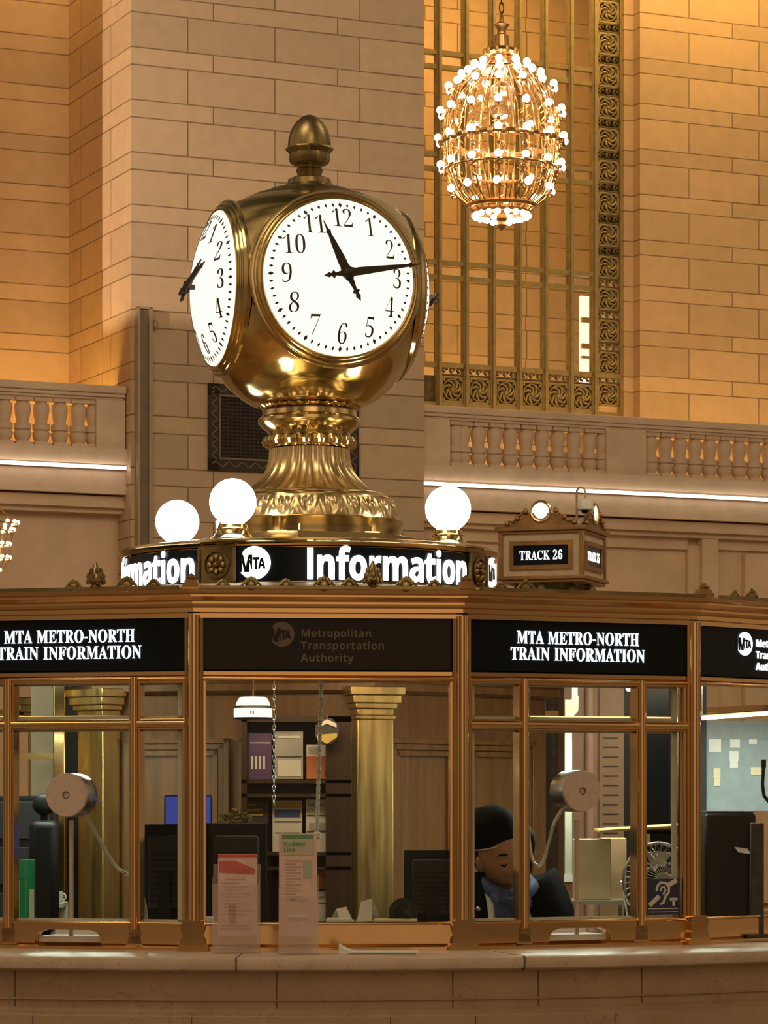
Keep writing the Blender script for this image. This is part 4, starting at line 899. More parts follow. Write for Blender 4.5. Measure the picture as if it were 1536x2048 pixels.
for k in range(4):
    D = dialM(k)
    dial = MB().lathe([(RF*sqrt(i/12.0) if i else 0, BUL*(1-i/12.0)) for i in range(12, -1, -1)], 72, D @ TURN).build('dial', M['dial'], clock, label=LBL[k])
    MB().lathe(bez, 96, D @ TURN, cap=False).build('bezel', M['brass'], clock)
    mp = lambda x, y, z, D=D, up=.0025: D @ Vector((x, -bulge(x, y)-up-z, y))
    mb = MB()
    for i in range(60):
        a = 2*pi*i/60; s_ = 1.35 if i % 5 == 0 else 1
        c = Vector((.279*sin(a), .279*cos(a)))
        t_ = Vector((sin(a), cos(a))); q = Vector((cos(a), -sin(a)))
        pts = [c+t_*.0085*s_, c+q*.0052*s_, c-t_*.0085*s_, c-q*.0052*s_]
        v = [mp(p.x, p.y, 0) for p in pts]+[mp(p.x, p.y, -.002) for p in pts]
        mb.add(v, [(0, 1, 2, 3), (0, 1, 5, 4), (1, 2, 6, 5), (2, 3, 7, 6), (3, 0, 4, 7)])
    tag(mb.build('minute_track', M['ink'], dial, smooth=False), kind=None)
    for h in range(1, 13):
        a = 2*pi*h/12; c = (.224*sin(a), .224*cos(a)); cap = .074
        text_mb(str(h), SERIF, cap, lambda x, y, z: mp(x, y, z), .002, -20, x0=c[0], y0=c[1]-cap/2, squeeze=.76, embolden=-.0018).build('numeral', M['ink'], dial, smooth=False)
    hub = .120
    def hand(name, ang, L, tail, y, wd):
        a = R(ang); t_ = Vector((sin(a), cos(a))); q = Vector((cos(a), -sin(a)))
        out = [(-tail, 0), (-tail+.022, .010), (-tail+.032, .005), (-tail+.040, .016), (-tail+.050, .006), (-.03, wd*.8), (0, wd*1.9), (.03, wd*1.2), (.05, wd*1.25), (L*.6, wd*.75), (L-.055, wd*.42), (L-.045, .010), (L-.035, .004), (L, .001)]
        poly = out+[(s_, -w_) for s_, w_ in reversed(out)]
        pl = [t_*s_+q*w_ for s_, w_ in poly]
        MB().prism([(p.x, p.y) for p in pl], -y-.004, -y+.002, D).build(name, M['ink'], dial, smooth=False)
    hand('hour_hand', {1: 95, 3: 70}.get(k, 333.5), .218, .118, hub-.008, .0140)
    hand('minute_hand', 80.5, .300, .10, hub+.002, .0125)
    MB().lathe([(.010, BUL-.01), (.012, hub-.01), (.022, hub-.006), (.022, hub+.004), (.012, hub+.010), (0, hub+.012)], 16, D @ TURN).build('hub', M['ink'], dial)
# cap and acorn finial
zc_ = ZB+.372
MB().lathe([(.26, zc_-.03), (.258, zc_-.006), (.235, zc_+.010), (.20, zc_+.012), (.19, zc_+.024), (.165, zc_+.036), (.13, zc_+.044), (.105, zc_+.056), (.09, zc_+.062), (.086, zc_+.082), (.07, zc_+.09), (.055, zc_+.095)], 72, TC).build('cap', M['brass_old'], clock)
za_ = Zy(352)
fin = MB().lathe([(.045, za_-.02), (.05, za_+.012), (.055, za_+.022), (.047, za_+.03), (.050, za_+.038), (.075, za_+.048), (.082, za_+.062), (.080, za_+.088), (.090, za_+.098), (.098, za_+.105), (.094, za_+.112), (.08, za_+.113)], 96, TC, fr=lambda a, i: 1-(.05*abs(sin(a*6))**.7 if 4 < i < 11 else 0)).build('finial_cup', M['brass_old'], clock)
def scale_fr(a, i): return 1+.022*sin(a*12+(i % 2)*pi)*(1 if i < 15 else 0)
ac = []
for i in range(18):
    s_ = i/17; ac.append((.0865*(1-s_**2.3)**.62 if i < 17 else 0, za_+.105+.142*s_))
MB().lathe(ac, 72, TC, fr=scale_fr).build('acorn', M['brass_old'], clock)
# ================================================================ INSIDE THE BOOTH
CORE = 1.05; CA = 17.8
core = thing('booth_core', 'wood-panelled core of the booth with brass pilasters behind the glass', 'kiosk', AX)
def hexM(k): 
    p = R(CA+30+60*k); o = Vector((sin(p), -cos(p), 0)); r = Vector((cos(p), sin(p), 0)); q = AX+o*(CORE*cos(pi/6))
    return Matrix(((r.x, -o.x, 0, q.x), (r.y, -o.y, 0, q.y), (0, 0, 1, 0), (0, 0, 0, 1)))
def corering(prof, name, mat): MB().lathe(prof, 6, TB, R(CA-90), R(CA-90)+2*pi).build(name, mat, core, angle=20)
corering([(CORE-.03, 0), (CORE-.03, 2.0)], 'wall_panel', M['wood'])
corering([(CORE, 1.985), (CORE+.03, 1.995), (CORE+.03, 2.02), (CORE+.01, 2.03), (CORE+.01, 2.10), (CORE+.05, 2.12), (CORE+.07, 2.15), (CORE+.07, 2.19)], 'entablature', M['wood'])
for k in (-2, -1, 0, 1):
    H_ = hexM(k); hw = CORE/2
    for xa, xb in ((-hw+.10, -.02), (.02, hw-.10)):
        fr = MB()
        for q, d_ in ((0, .012), (.022, .006), (.045, .0)):
            fr.box(xa+q, xb-q, .0-d_*0+.012-d_, .03, 1.80-q, 1.82-q, H_).box(xa+q, xb-q, .012-d_, .03, .4+q, .42+q, H_).box(xa+q, xa+.02+q, .012-d_, .03, .4, 1.82-q, H_).box(xb-.02-q, xb-q, .012-d_, .03, .4, 1.82-q, H_)
        fr.build('door_panel', M['wood'], core, bevel=.002)
for k in (-2, -1, 0, 2):
    p = polar(CA+60*k, CORE+.01); PM_ = Matrix.Translation((p.x, p.y, 0)) @ Matrix.Rotation(R(CA+60*k), 4, 'Z')
    pl = MB().box(-.070, .070, -.03, .06, .3, 1.89, PM_).build('pilaster', M['gold_panel'], core, bevel=.004)
    MB().box(-.076, .076, -.038, .06, 1.885, 1.90, PM_).box(-.070, .070, -.032, .06, 1.90, 1.925, PM_).box(-.080, .080, -.045, .06, 1.925, 1.945, PM_).box(-.092, .092, -.055, .06, 1.945, 1.975, PM_).box(-.105, .105, -.065, .06, 1.975, 2.005, PM_).build('capital', M['gold_panel'], pl, bevel=.003)
desk = thing('staff_desk', 'curved pale desk running round the inside of the booth glass', 'desk', AX)
MB().lathe([(2.02, 1.085), (2.34, 1.085), (2.34, 1.125), (2.02, 1.125), (2.02, 1.085)], 90, TB, R(-90-95), R(-90+95), cap=False).build('desk_top', M['desk'], desk)
MB().lathe([(2.26, 0), (2.30, 0), (2.30, 1.085), (2.26, 1.085), (2.26, 0)], 90, TB, R(-90-95), R(-90+95), cap=False).build('desk_panel', M['wood_dark'], desk)
ZDK = 1.126
def tube_light(label, p0, p1):
    c = (p0+p1)/2
    t = thing('fluorescent_light', label, 'strip light', c, group='fluorescent lights in the booth')
    MB().tube([p0, p1], .0055, 8).build('tube', M['tube'], t)
    d_ = (p1-p0).normalized(); up = Vector((0, 0, .011))
    MB().tube([p0+up-d_*.03, p1+up+d_*.03], .005, 4).build('housing', M['bronze_dull'], t)
    for q in (p0, p1): MB().tube([q+up, Vector((q.x, q.y, 2.182))], .004, 5).build('hanging_rod', M['steel'], t)
    lamp('fluorescent_glow', 'AREA', c+Vector((0, 0, -.03)), 5, (.86, 1, .86), 0.5, .06, c+Vector((0, 0, -1)))
tube_light('white fluorescent strip light glowing in the left ticket window', P(15, 1442, 10.75), P(262, 1440, 10.55))
tube_light('white fluorescent strip light glowing above the seated clerk', P(1046, 1441, 10.45), P(1366, 1443, 10.75))
tube_light('white fluorescent strip light above the grey notice board at the right edge', P(1404, 1437, 11.0), P(1600, 1423, 11.0))
def pbox(mb, x0, y0, x1, y1, d, th, ybase=None):     # box whose front face fills the pixel rectangle at depth d, th thick
    a = P(x0, y0, d); b = P(x1, y1, d)
    return mb.box(a.x, b.x, d, d+th, b.z if ybase is None else ybase, a.z)
def quick(name, label, cat, x0, y0, x1, y1, d, th, mat, to_desk=False, part=None, group=None, bevel=.003):
    a = P((x0+x1)/2, y1, d); t = thing(name, label, cat, (a.x, d+th/2, ZDK if to_desk else a.z), group=group)
    pbox(MB(), x0, y0, x1, y1, d, th, ZDK if to_desk else None).build(part or 'body', mat, t, bevel=bevel)
    return t
# ---- centre window: brochure rack, leaflets, lamp, cord, plant, monitors
DR = 10.72
a, b = P(483, 1433, DR), P(702, 1850, DR)
rack = thing('brochure_rack', 'dark wooden rack of leaflets standing behind the centre window', 'rack', ((a.x+b.x)/2, DR+.1, 0))
MB().box(a.x, b.x, DR+.14, DR+.16, 0, a.z).build('back_board', M['wood_dark'], rack)
mb = MB().box(a.x, a.x+.02, DR-.02, DR+.14, 0, a.z).box(b.x-.09, b.x, DR-.02, DR+.14, 0, a.z).box(a.x, b.x, DR-.02, DR+.14, a.z-.02, a.z)
mb.build('side_frame', M['wood_dark'], rack)
for y in (1562, 1590, 1706, 1735, 1846):
    z = P(0, y, DR).z; MB().box(a.x, b.x, DR-.02, DR+.14, z-.008, z+.004).build('shelf', M['wood_dark'], rack)
cl = {'w': M['paper'], 'p': plain('purple_print', (.10, .06, .16), .6), 'o': plain('orange_print', (.50, .17, .07), .6), 'y': plain('yellow_print', (.55, .34, .08), .6), 'b': plain('blue_print', (.07, .09, .28), .6),
      'g': plain('grey_print', (.40, .39, .38), .6), 'r': plain('red_print', (.55, .07, .07), .6), 'gr': plain('green_print', (.10, .28, .12), .6), 'k': plain('dark_print', (.06, .05, .05), .6), 'pk': plain('pale_pink_paper', (.70, .50, .48), .6)}
LEAF = [(497, 1466, 543, 1559, 'p', [('w', 502, 1512, 506, 1538), ('w', 510, 1512, 514, 1538), ('w', 518, 1512, 522, 1538), ('w', 526, 1512, 530, 1538), ('g', 500, 1484, 540, 1487)], 'purple leaflet with four white bars on the top row of the rack'),
        (550, 1463, 606, 1558, 'g', [('w', 556, 1472, 600, 1476), ('w', 556, 1520, 602, 1553), ('k', 552, 1512, 604, 1514)], 'tall grey-white leaflet in the middle of the top row'),
        (613, 1490, 672, 1558, 'w', [('o', 613, 1512, 672, 1558), ('g', 617, 1494, 640, 1508), ('b', 650, 1540, 670, 1552)], 'white and orange leaflet at the right end of the top row'),
        (487, 1603, 537, 1646, 'k', [('y', 494, 1608, 512, 1611), ('y', 494, 1618, 524, 1622), ('y', 494, 1628, 526, 1632)], 'black leaflet with yellow lettering rows left of the middle row'),
        (545, 1601, 604, 1704, 'w', [('y', 546, 1603, 603, 1617), ('b', 549, 1619, 600, 1634), ('b', 549, 1642, 602, 1644), ('g', 550, 1664, 600, 1666)], 'white leaflet with yellow and blue header in the middle row'),
        (612, 1599, 673, 1704, 'w', [('g', 616, 1606, 668, 1612), ('k', 614, 1630, 672, 1632), ('g', 618, 1645, 660, 1660), ('k', 614, 1662, 672, 1664)], 'white timetable leaflet at the right end of the middle row'),
        (612, 1742, 664, 1779, 'o', [('r', 618, 1750, 655, 1756), ('y', 618, 1764, 640, 1767)], 'orange leaflet on the lower row of the rack'),
        (606, 1783, 670, 1842, 'w', [('g', 610, 1792, 662, 1796), ('k', 610, 1805, 668, 1807)], 'white leaflet on the lower row under the orange one')]
for x0, y0, x1, y1, m_, marks, lb in LEAF:
    c = P((x0+x1)/2, y1, DR)
    t = thing('leaflet', lb, 'leaflet', (c.x, DR+.03, c.z), group='leaflets in the brochure rack')
    q = MB(); pbox(q, x0, y0, x1, y1, DR+.03, .012); q.build('sheet', cl[m_], t)
    for mm, p0, q0, p1, q1 in marks:
        q = MB(); pbox(q, p0, q0, p1, q1, DR+.028, .003); q.build('print', cl[mm], t)
c = P(654, 1462, 10.66)
t = thing('hanging_badge', 'dark eight-sided badge with yellow band hung on the rack by the cord', 'badge', c)
oc = [(.045*cos(2*pi*(i+.5)/8), .05*sin(2*pi*(i+.5)/8)) for i in range(8)]
TM = Matrix.Translation(c)
MB().prism(oc, -.006, .006, TM).build('plate', cl['k'], t)
MB().prism([(-.036, -.014), (.036, -.008), (.036, -.022), (0, -.046), (-.036, -.026)], -.010, -.005, TM).build('yellow_band', plain('badge_yellow', (.62, .48, .12), .5), t)
MB().prism([(-.03, .024), (0, .042), (.034, .026), (.034, .012), (0, .026), (-.03, .012)], -.010, -.005, TM).build('pale_band', M['paper'], t)
MB().tube([c+Vector((0, .0, .05)), c+Vector((0, .04, .06))], .004, 6).build('hook', M['steel'], t)
# pendant lamp
dL = 10.3; sL = F/dL; c = P(506, 1437, dL)
t = thing('pendant_lamp', 'small white glowing banded shade lamp hanging in the centre window', 'lamp', c)
TL = Matrix.Translation(c)
wh = emit('lit_shade', (1, .93, .90), 1.25)
MB().lathe([(.066, .002), (.066, .036)], 28, TL).build('lower_shade', wh, t)
MB().lathe([(.060, .042), (.056, .056), (.050, .068), (.042, .074), (0, .076)], 28, TL).build('upper_shade', wh, t)
MB().lathe([(.068, -.002), (.068, .003), (.06, .003)], 28, TL).lathe([(.066, .035), (.068, .038), (.062, .043)], 28, TL).build('dark_band', M['black'], t)
MB().tube([c+Vector((0, 0, .076)), Vector((c.x, c.y, 2.182))], .004, 6).build('stem', M['bronze_dull'], t)
MB().box(c.x-.006, c.x-.002, c.y-.068, c.y-.066, c.z+.014, c.z+.024).box(c.x+.002, c.x+.006, c.y-.068, c.y-.066, c.z+.014, c.z+.024).build('marks', cl['g'], t)
# twisted hanging cord and a chain
dC = 10.15; a, b = P(646, 1366, dC), P(634, 1668, dC)
t = thing('ceiling_rope', 'white twisted cord hanging down the middle of the centre window', 'rope', a)
for ph in (0, pi):
    MB().tube([Vector((a.x+(b.x-a.x)*i/240+.0045*cos(i*.95+ph), dC+.0045*sin(i*.95+ph), 2.182+(b.z-2.182)*i/240)) for i in range(241)], .0034, 5).build('strand', M['white'], t)
MB().lathe([(0, -.02), (.012, -.012), (.012, .004), (.004, .012)], 10, Matrix.Translation(b)).build('pull', M['white'], t)
dC = 10.45; a, b = P(551, 1437, dC), P(548, 1606, dC)
t = thing('hanging_chain', 'fine dull chain hanging beside the white lamp in the centre window', 'chain', a)
mb = MB(); n = 22
for i in range(n+14):
    z = b.z+i*.0175; r = .0075
    pts = [(r*.6*cos(g), 0, r*1.5*sin(g)) for g in [2*pi*j/8 for j in range(8)]]
    mb.tube([((p[0], p[1], p[2]) if i % 2 else (p[1], p[0], p[2])) for p in pts], .0016, 4, True, Matrix.Translation((b.x, dC, z)))
mb.build('links', M['steel'], t)
# monitors seen from behind
def monitor(label, x0, y0, x1, y1, d, yaw=0.0, group='computer monitors on the staff desk', screen=None, lean=0):
    s = F/d; w_ = (x1-x0)/s; zt = P(0, y0, d).z; zb = max(P(0, y1, d).z, ZDK+.05); c = P((x0+x1)/2, 0, d)
    t = thing('monitor', label, 'monitor', (c.x, d, ZDK), group=group)
    X = Matrix.Translation((c.x, d, 0)) @ Matrix.Rotation(yaw, 4, 'Z') @ Matrix.Rotation(lean, 4, 'X') if not lean else Matrix.Translation((c.x, d, zb)) @ Matrix.Rotation(yaw, 4, 'Z') @ Matrix.Rotation(lean, 4, 'X') @ Matrix.Translation((0, 0, -zb))
    MB().box(-w_/2, w_/2, 0, .025, zb, zt, X).build('casing', M['black'], t, bevel=.006)
    h_ = zt-zb; m_ = MB().box(-w_*.36, w_*.36, -.03, 0, zb+h_*.12, zt-h_*.12, X).build('rear_housing', M['charcoal'], t, bevel=.012)
    v_ = MB()
    for i in range(9): z = zb+h_*(.2+.06*i); v_.box(-w_*.30, w_*.30, -.033, -.028, z, z+.006, X)
    v_.build('vent_slot', M['black'], m_)
    MB().box(-w_/2+.012, w_/2-.012, .024, .028, zb+.015, zt-.012, X).build('screen', screen or M['charcoal'], t)
    MB().box(-.02, .02, -.045, -.02, ZDK, zb+h_*.5, X).box(-.08, .08, -.09, .07, ZDK, ZDK+.012, Matrix.Translation((c.x, d, 0)) @ Matrix.Rotation(yaw, 4, 'Z')).build('stand', M['black'], t)
    return t
monitor('black monitor back filling the right light of the left ticket window', 284, 1648, 384, 1842, 10.02, R(-6))
monitor('black monitor turned at an angle behind the red leaflet holder', 402, 1646, 536, 1850, 10.05, R(14))
monitor('black monitor back at the right side of the centre window', 808, 1700, 916, 1850, 10.0, R(4))
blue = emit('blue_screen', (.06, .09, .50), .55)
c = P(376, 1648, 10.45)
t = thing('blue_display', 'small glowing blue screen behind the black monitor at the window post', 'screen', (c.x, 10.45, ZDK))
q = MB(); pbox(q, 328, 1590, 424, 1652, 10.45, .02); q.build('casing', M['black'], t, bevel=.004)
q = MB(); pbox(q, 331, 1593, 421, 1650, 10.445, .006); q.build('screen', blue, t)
MB().box(c.x-.015, c.x+.015, 10.47, 10.49, ZDK-.04, c.z+.03).box(c.x-.06, c.x+.06, 10.42, 10.53, ZDK-.04, ZDK-.03).build('stand', M['black'], t)
sh = thing('side_shelf', 'low dark shelf inside behind the desk carrying the blue screen', 'shelf', (c.x, 10.5, 0))
MB().box(c.x-.2, c.x+.2, 10.38, 10.62, ZDK-.07, ZDK-.04).box(c.x-.19, c.x-.16, 10.4, 10.6, 0, ZDK-.07).box(c.x+.16, c.x+.19, 10.4, 10.6, 0, ZDK-.07).build('boards', M['wood_dark'], sh)
# small plant behind the monitor
dP = 10.22; c = P(470, 1645, dP)
t = thing('potted_plant', 'small yellow-green bushy plant behind the angled black monitor', 'plant', (c.x, dP, ZDK))
MB().lathe([(.035, ZDK), (.05, c.z-.01), (.045, c.z-.01), (.04, c.z-.02)], 16, Matrix.Translation((c.x, dP, 0))).build('pot', M['charcoal'], t)
mb = MB(); rnd = random.Random(3)
for i in range(150):
    a = rnd.uniform(0, 2*pi); r = .052*sqrt(rnd.random()); z = c.z+rnd.uniform(-.01, .055)*(1-r/.09)
    l = .020; dx = Vector((cos(a), sin(a), rnd.uniform(.1, .9))).normalized()*l; p = Vector((c.x+r*cos(a), dP+r*sin(a), z)); q = dx.cross(Vector((0, 0, 1))).normalized()*.006
    mb.add([p, p+dx*.5+q, p+dx, p+dx*.5-q, p+dx*.5+Vector((0, 0, .002))], [(0, 1, 4), (1, 2, 4), (2, 3, 4), (3, 0, 4)])
tag(mb.build('foliage', plain('yellow_green_leaf', (.24, .20, .035), .5, 0, .4, 40), t), kind='stuff')
# papers and a small fan on the desk, centre window
def sheet(label, x0, y0, x1, y1, d, mat=None, tilt=0.3, group='folded papers on the desk'):
    s = F/d; c = P((x0+x1)/2, y1, d); w_ = (x1-x0)/s; h_ = (y1-y0)/s
    t = thing('folded_paper', label, 'paper', (c.x, d, ZDK), group=group)
    X = Matrix.Translation((c.x, d, c.z)) @ Matrix.Rotation(tilt, 4, 'Z')
    MB().add([(-w_/2, 0, 0), (w_/2, .0, 0), (w_*.3, .03, h_), (-w_*.45, .03, h_*.85), (-w_*.4, .08, 0), (w_*.45, .08, 0)], [(0, 1, 2, 3), (3, 2, 5, 4)], X).build('sheet', mat or M['paper'], t, smooth=False)
    MB().box(c.x-w_/2, c.x+w_/2, d, d+.08, ZDK, c.z+.002).build('pad', M['paper'], t)
    return t
sheet('white folded slip standing on the desk nearest the green leaflet holder', 678, 1814, 708, 1842, 9.86, tilt=.5)
sheet('pointed white folded card standing beside the black monitor', 712, 1797, 745, 1842, 9.86, tilt=-.4)
quick('paper_pad', 'thin white pad lying flat on the desk beside the folded slips', 'paper', 652, 1837, 700, 1846, 9.80, .1, M['paper'], True, 'sheet')
quick('yellow_pad', 'pale yellow pad lying on the desk in the centre window', 'paper', 748, 1838, 835, 1846, 9.80, .1, M['cream'], True, 'sheet')
quick('paper_stack', 'pale paper stack on the desk at the left post of the centre window', 'paper', 408, 1835, 425, 1846, 9.80, .1, M['paper'], True, 'sheet')
def desk_fan(label, px, py, rad, d, yaw, hubmat, n=36, tiny=False):
    c = P(px, py, d); X = Matrix.Translation(c) @ Matrix.Rotation(yaw, 4, 'Z') @ TURN
    t = thing('desk_fan', label, 'fan', (c.x, d, ZDK))
    mb = MB()
    dome = lambda q: .055*(1-q*q)
    for sgn in (1, -.6):
        for i in range(n):
            a = 2*pi*i/n
            mb.tube([(rad*q*cos(a+.25*q), rad*q*sin(a+.25*q), sgn*dome(q)) for q in (.22, .45, .7, .9, 1)], .0011, 4, M=X)
        for q in (.22, .5, .78): mb.tube([(rad*q*cos(2*pi*i/40), rad*q*sin(2*pi*i/40), sgn*dome(q)) for i in range(40)], .0016, 4, True, X)
    mb.tube([(rad*cos(2*pi*i/48), rad*sin(2*pi*i/48), 0) for i in range(48)], .005, 6, True, X)
    mb.build('cage', hubmat, t)
    MB().lathe([(.0, .058), (.2*rad, .058), (.24*rad, .052), (.24*rad, .046)], 20, X).build('hub_cap', hubmat, t)
    bl = MB()
    for k in range(4):
        a = pi/2*k
        v = []
        for q, w_ in ((.15, .35), (.5, .55), (.85, .45)):
            for s_ in (-1, 1): v.append((rad*q*cos(a+s_*w_), rad*q*sin(a+s_*w_), .012*s_))
        bl.add(v+[(x, y, z+.002) for x, y, z in v], [(0, 1, 3, 2), (2, 3, 5, 4), (6, 8, 9, 7), (8, 10, 11, 9), (0, 2, 8, 6), (2, 4, 10, 8), (1, 7, 9, 3), (3, 9, 11, 5), (4, 5, 11, 10)], X)
    bl.build('blades', M['charcoal'] if tiny else M['steel'], t)
    MB().lathe([(.25*rad, -.10), (.36*rad, -.08), (.36*rad, -.03), (.1*rad, -.02), (.05, .0)], 20, X).build('motor', M['charcoal'], t)
    b_ = X @ Vector((0, 0, -.06))
    MB().tube([b_, Vector((b_.x, b_.y, ZDK))], .010, 8).lathe([(.07, 0), (.07, .01), (.02, .02)], 20, Matrix.Translation((b_.x, b_.y, ZDK))).build('stand', hubmat, t)
    for s_ in (-1, 1): 
        e = X @ Vector((s_*rad*1.04, 0, 0)); MB().tube([e, Vector((b_.x+s_*.07, b_.y, ZDK+.01))], .0045, 6).build('yoke_arm', hubmat, t)
    return t
desk_fan('tiny black fan on the desk left of the black monitor', 806, 1826, .030, 9.86, .3, M['charcoal'], 14, True)
desk_fan('round wire-caged steel fan on the desk behind the blue sticker', 1316, 1762, .128, 10.15, R(18), M['steel'])
# ---- left window contents
dG = 9.93; c = P(51, 1800, dG)
t = thing('spray_can', 'bright green spray can with green cap at the left edge window', 'can', (c.x, dG, ZDK))
TS = Matrix.Translation((c.x, dG, 0)); zt = P(0, 1719, dG).z; zs1 = P(0, 1757, dG).z
gm = plain('green_can', (.0, .33, .17), .3); gc = plain('green_cap', (.01, .42, .25), .35)
rr = 19.5/F*dG
MB().lathe([(rr*.95, ZDK), (rr, ZDK+.004), (rr, zs1-.004), (rr*.94, zs1)], 28, TS).build('can', gm, t)
MB().lathe([(rr*1.0, zs1), (rr*1.0, zt-.003), (rr*.96, zt)], 28, TS).build('cap', gc, t)
MB().lathe([(rr+.0006, ZDK+.02), (rr+.0006, zs1-.004)], 10, TS, R(-165), R(-118), cap=False).build('white_label', M['paper'], t)
MB().lathe([(rr+.0006, ZDK+.075), (rr+.0006, zs1-.035)], 8, TS, R(-62), R(-24), cap=False).build('blue_mark', M['paper'], t)
t = thing('brass_post', 'thin yellow brass post standing inside the left ticket window', 'post', P(118, 1850, 11.2))
a = P(106, 1470, 11.2); b = P(130, 1470, 11.2)
MB().box(a.x, b.x, 11.2, 11.24, 0, 2.18).build('shaft', M['brass'], t, bevel=.004)
q = P(60, 1512, 11.2)
MB().box(P(-60, 0, 11.2).x, a.x, 11.21, 11.23, q.z-.012, q.z+.012).build('cross_bar', M['brass'], t)
t = thing('tan_panel', 'plain tan panel behind the brass post in the left ticket window', 'panel', P(85, 1600, 11.5))
a = P(62, 1466, 11.5); b = P(112, 1590, 11.5)
MB().box(a.x, b.x, 11.5, 11.52, 0, 2.15).build('sheet', plain('tan_panel', (.40, .31, .22), .5), t)
t = thing('black_partition', 'black partition between the brass post and the core in the left window', 'panel', P(160, 1600, 11.6))
a = P(134, 1466, 11.6); b = P(172, 1590, 11.6)
MB().box(a.x, b.x, 11.6, 11.64, 0, 2.15).build('sheet', M['charcoal'], t)
a = P(-30, 1592, 11.15); b = P(112, 1592, 11.15)
t = thing('low_cabinet', 'low black cabinet behind the office chair in the left ticket window', 'cabinet', ((a.x+b.x)/2, 11.3, 0))
MB().box(a.x, b.x, 11.15, 11.45, 0, a.z).build('carcass', M['black'], t, bevel=.006)
for i in range(3): MB().box(a.x+.02, b.x-.02, 11.14, 11.15, a.z-.16-.17*i, a.z-.02-.17*i).build('drawer', M['charcoal'], t, bevel=.004)
c = P(88, 1690, 10.75)
t = thing('office_chair', 'black high-backed office chair in shadow behind the left ticket window', 'chair', (c.x, 10.75, 0))
X = Matrix.Translation((c.x, 10.75, 0))
MB().box(-.055, .055, -.03, .03, 1.12, 1.52, X).build('backrest', M['black'], t, bevel=.028)
MB().ball((0, .0, 1.575), .042, 16, 10, 1, .5, .95, X).box(-.012, .012, 0, .02, 1.5, 1.55, X).build('headrest', M['black'], t)
MB().ball((0, .25, .95), .22, 20, 10, 1, 1, .22, X).build('seat', M['black'], t)
MB().tube([(0, .03, 1.2), (0, .10, .95), (0, .25, .92)], .02, 8, M=X).tube([(0, .25, .9), (0, .25, .08)], .025, 8, M=X).build('column', M['charcoal'], t)
for k in range(5): a = 2*pi*k/5; MB().tube([(0, .25, .1), (.25*cos(a), .25+.25*sin(a), .05)], .02, 6, M=X).ball((.25*cos(a), .25+.25*sin(a), .03), .03, 8, 6, M=X).build('leg', M['charcoal'], t)
c = P(103, 1806, 10.9)
t = thing('low_shelf', 'small pale shelf low in the left ticket window under the mug', 'shelf', (c.x, 10.95, 0))
MB().box(P(66, 0, 10.9).x, P(128, 0, 10.9).x, 10.85, 11.05, c.z-.015, c.z).box(c.x-.05, c.x+.05, 10.98, 11.02, 0, c.z-.015).build('board', M['desk'], t)
t = thing('mug', 'small white mug on the low shelf behind the spray can', 'mug', (c.x+.02, 10.9, c.z))
MB().lathe([(.018, 0), (.021, .004), (.022, .042), (.019, .042), (.017, .006), (0, .006)], 18, Matrix.Translation((c.x+.02, 10.9, c.z)), cap=False).build('cup', M['white'], t)
MB().tube([(c.x+.042+.010*sin(g), 10.9, c.z+.022+.012*cos(g)) for g in (0, .6, 1.2, 1.9, 2.5, 3.14)], .003, 6).build('handle', M['white'], t)
# ---- speak-through drums in the glass of the two ticket windows
def speaker(k, px, py, pix, label, side):
    B = bay(k); x, z = plane_hit(B, px, py, .0); p = B @ Vector((x, 0, z)); r = pix/F*p.y
    t = thing('speak_through_drum', label, 'speaker', p, R(A0+20*k), group='speak-through drums in the ticket windows')
    X = B @ Matrix.Translation((x, 0, z)) @ TURN
    dz = .085
    MB().lathe([(r*.98, -dz), (r, -dz+.004), (r, .006)], 48, X).build('drum', M['steel'], t)
    MB().lathe([(0, .014), (r*.17, .014), (r*.175, .018), (r*.97, .018), (r*.99, .014), (r*.99, .004)][::-1], 48, X, cap=False).build('face', M['steel_matt'], t)
    MB().lathe([(0, .008), (r*.17, .008), (r*.17, .0185), (r*.15, .0185)][::-1], 20, X, cap=False).build('centre_hole', M['black'], t)
    e = [B @ Vector(q) for q in side(x, z, r)]
    pts = []
    for i in range(len(e)-1):
        for j in range(8):
            s_ = j/8; p0 = e[max(i-1, 0)]; p1 = e[i]; p2 = e[i+1]; p3 = e[min(i+2, len(e)-1)]
            pts.append(.5*((2*p1)+(p2-p0)*s_+(2*p0-5*p1+4*p2-p3)*s_*s_+(3*p1-p0-3*p2+p3)*s_**3))
    pts.append(e[-1])
    MB().tube(pts, .0065, 8).build('gooseneck', M['steel'], t)
    return t
speaker(-1, 136, 1590, 44, 'round steel speak-through drum in the left ticket window above the green can',
        lambda x, z, r: [(x+.03, .08, z-r*.85), (x+.08, .11, z-.17), (x+.12, .13, z-.235), (x+.165, .17, z-.275), (x+.19, .2, z-.36), (x+.19, .22, ZDK)])
speaker(1, 1160, 1582, 42, 'round steel speak-through drum in the right ticket window by the clerk',
        lambda x, z, r: [(x-.03, .06, z-.055), (x-.055, .08, z-.11), (x-.066, .10, z-.18), (x-.076, .112, z-.228), (x-.093, .122, z-.246), (x-.108, .13, z-.228), (x-.117, .135, z-.17), (x-.124, .135, z-.09)])
for k, px in ((-1, 143), (1, 1153)):
    B = bay(k); x, z = plane_hit(B, px, 1640, .03)
    t = thing('drum_support', 'thin grey rod carrying the speak-through drum in the %s ticket window' % ('left' if k < 0 else 'right'), 'rod', B @ Vector((x, .03, ZDK)), group='rods under the speak-through drums')
    MB().box(x-.006, x+.006, .024, .034, ZDK, z, B).build('rod', M['steel_matt'], t)
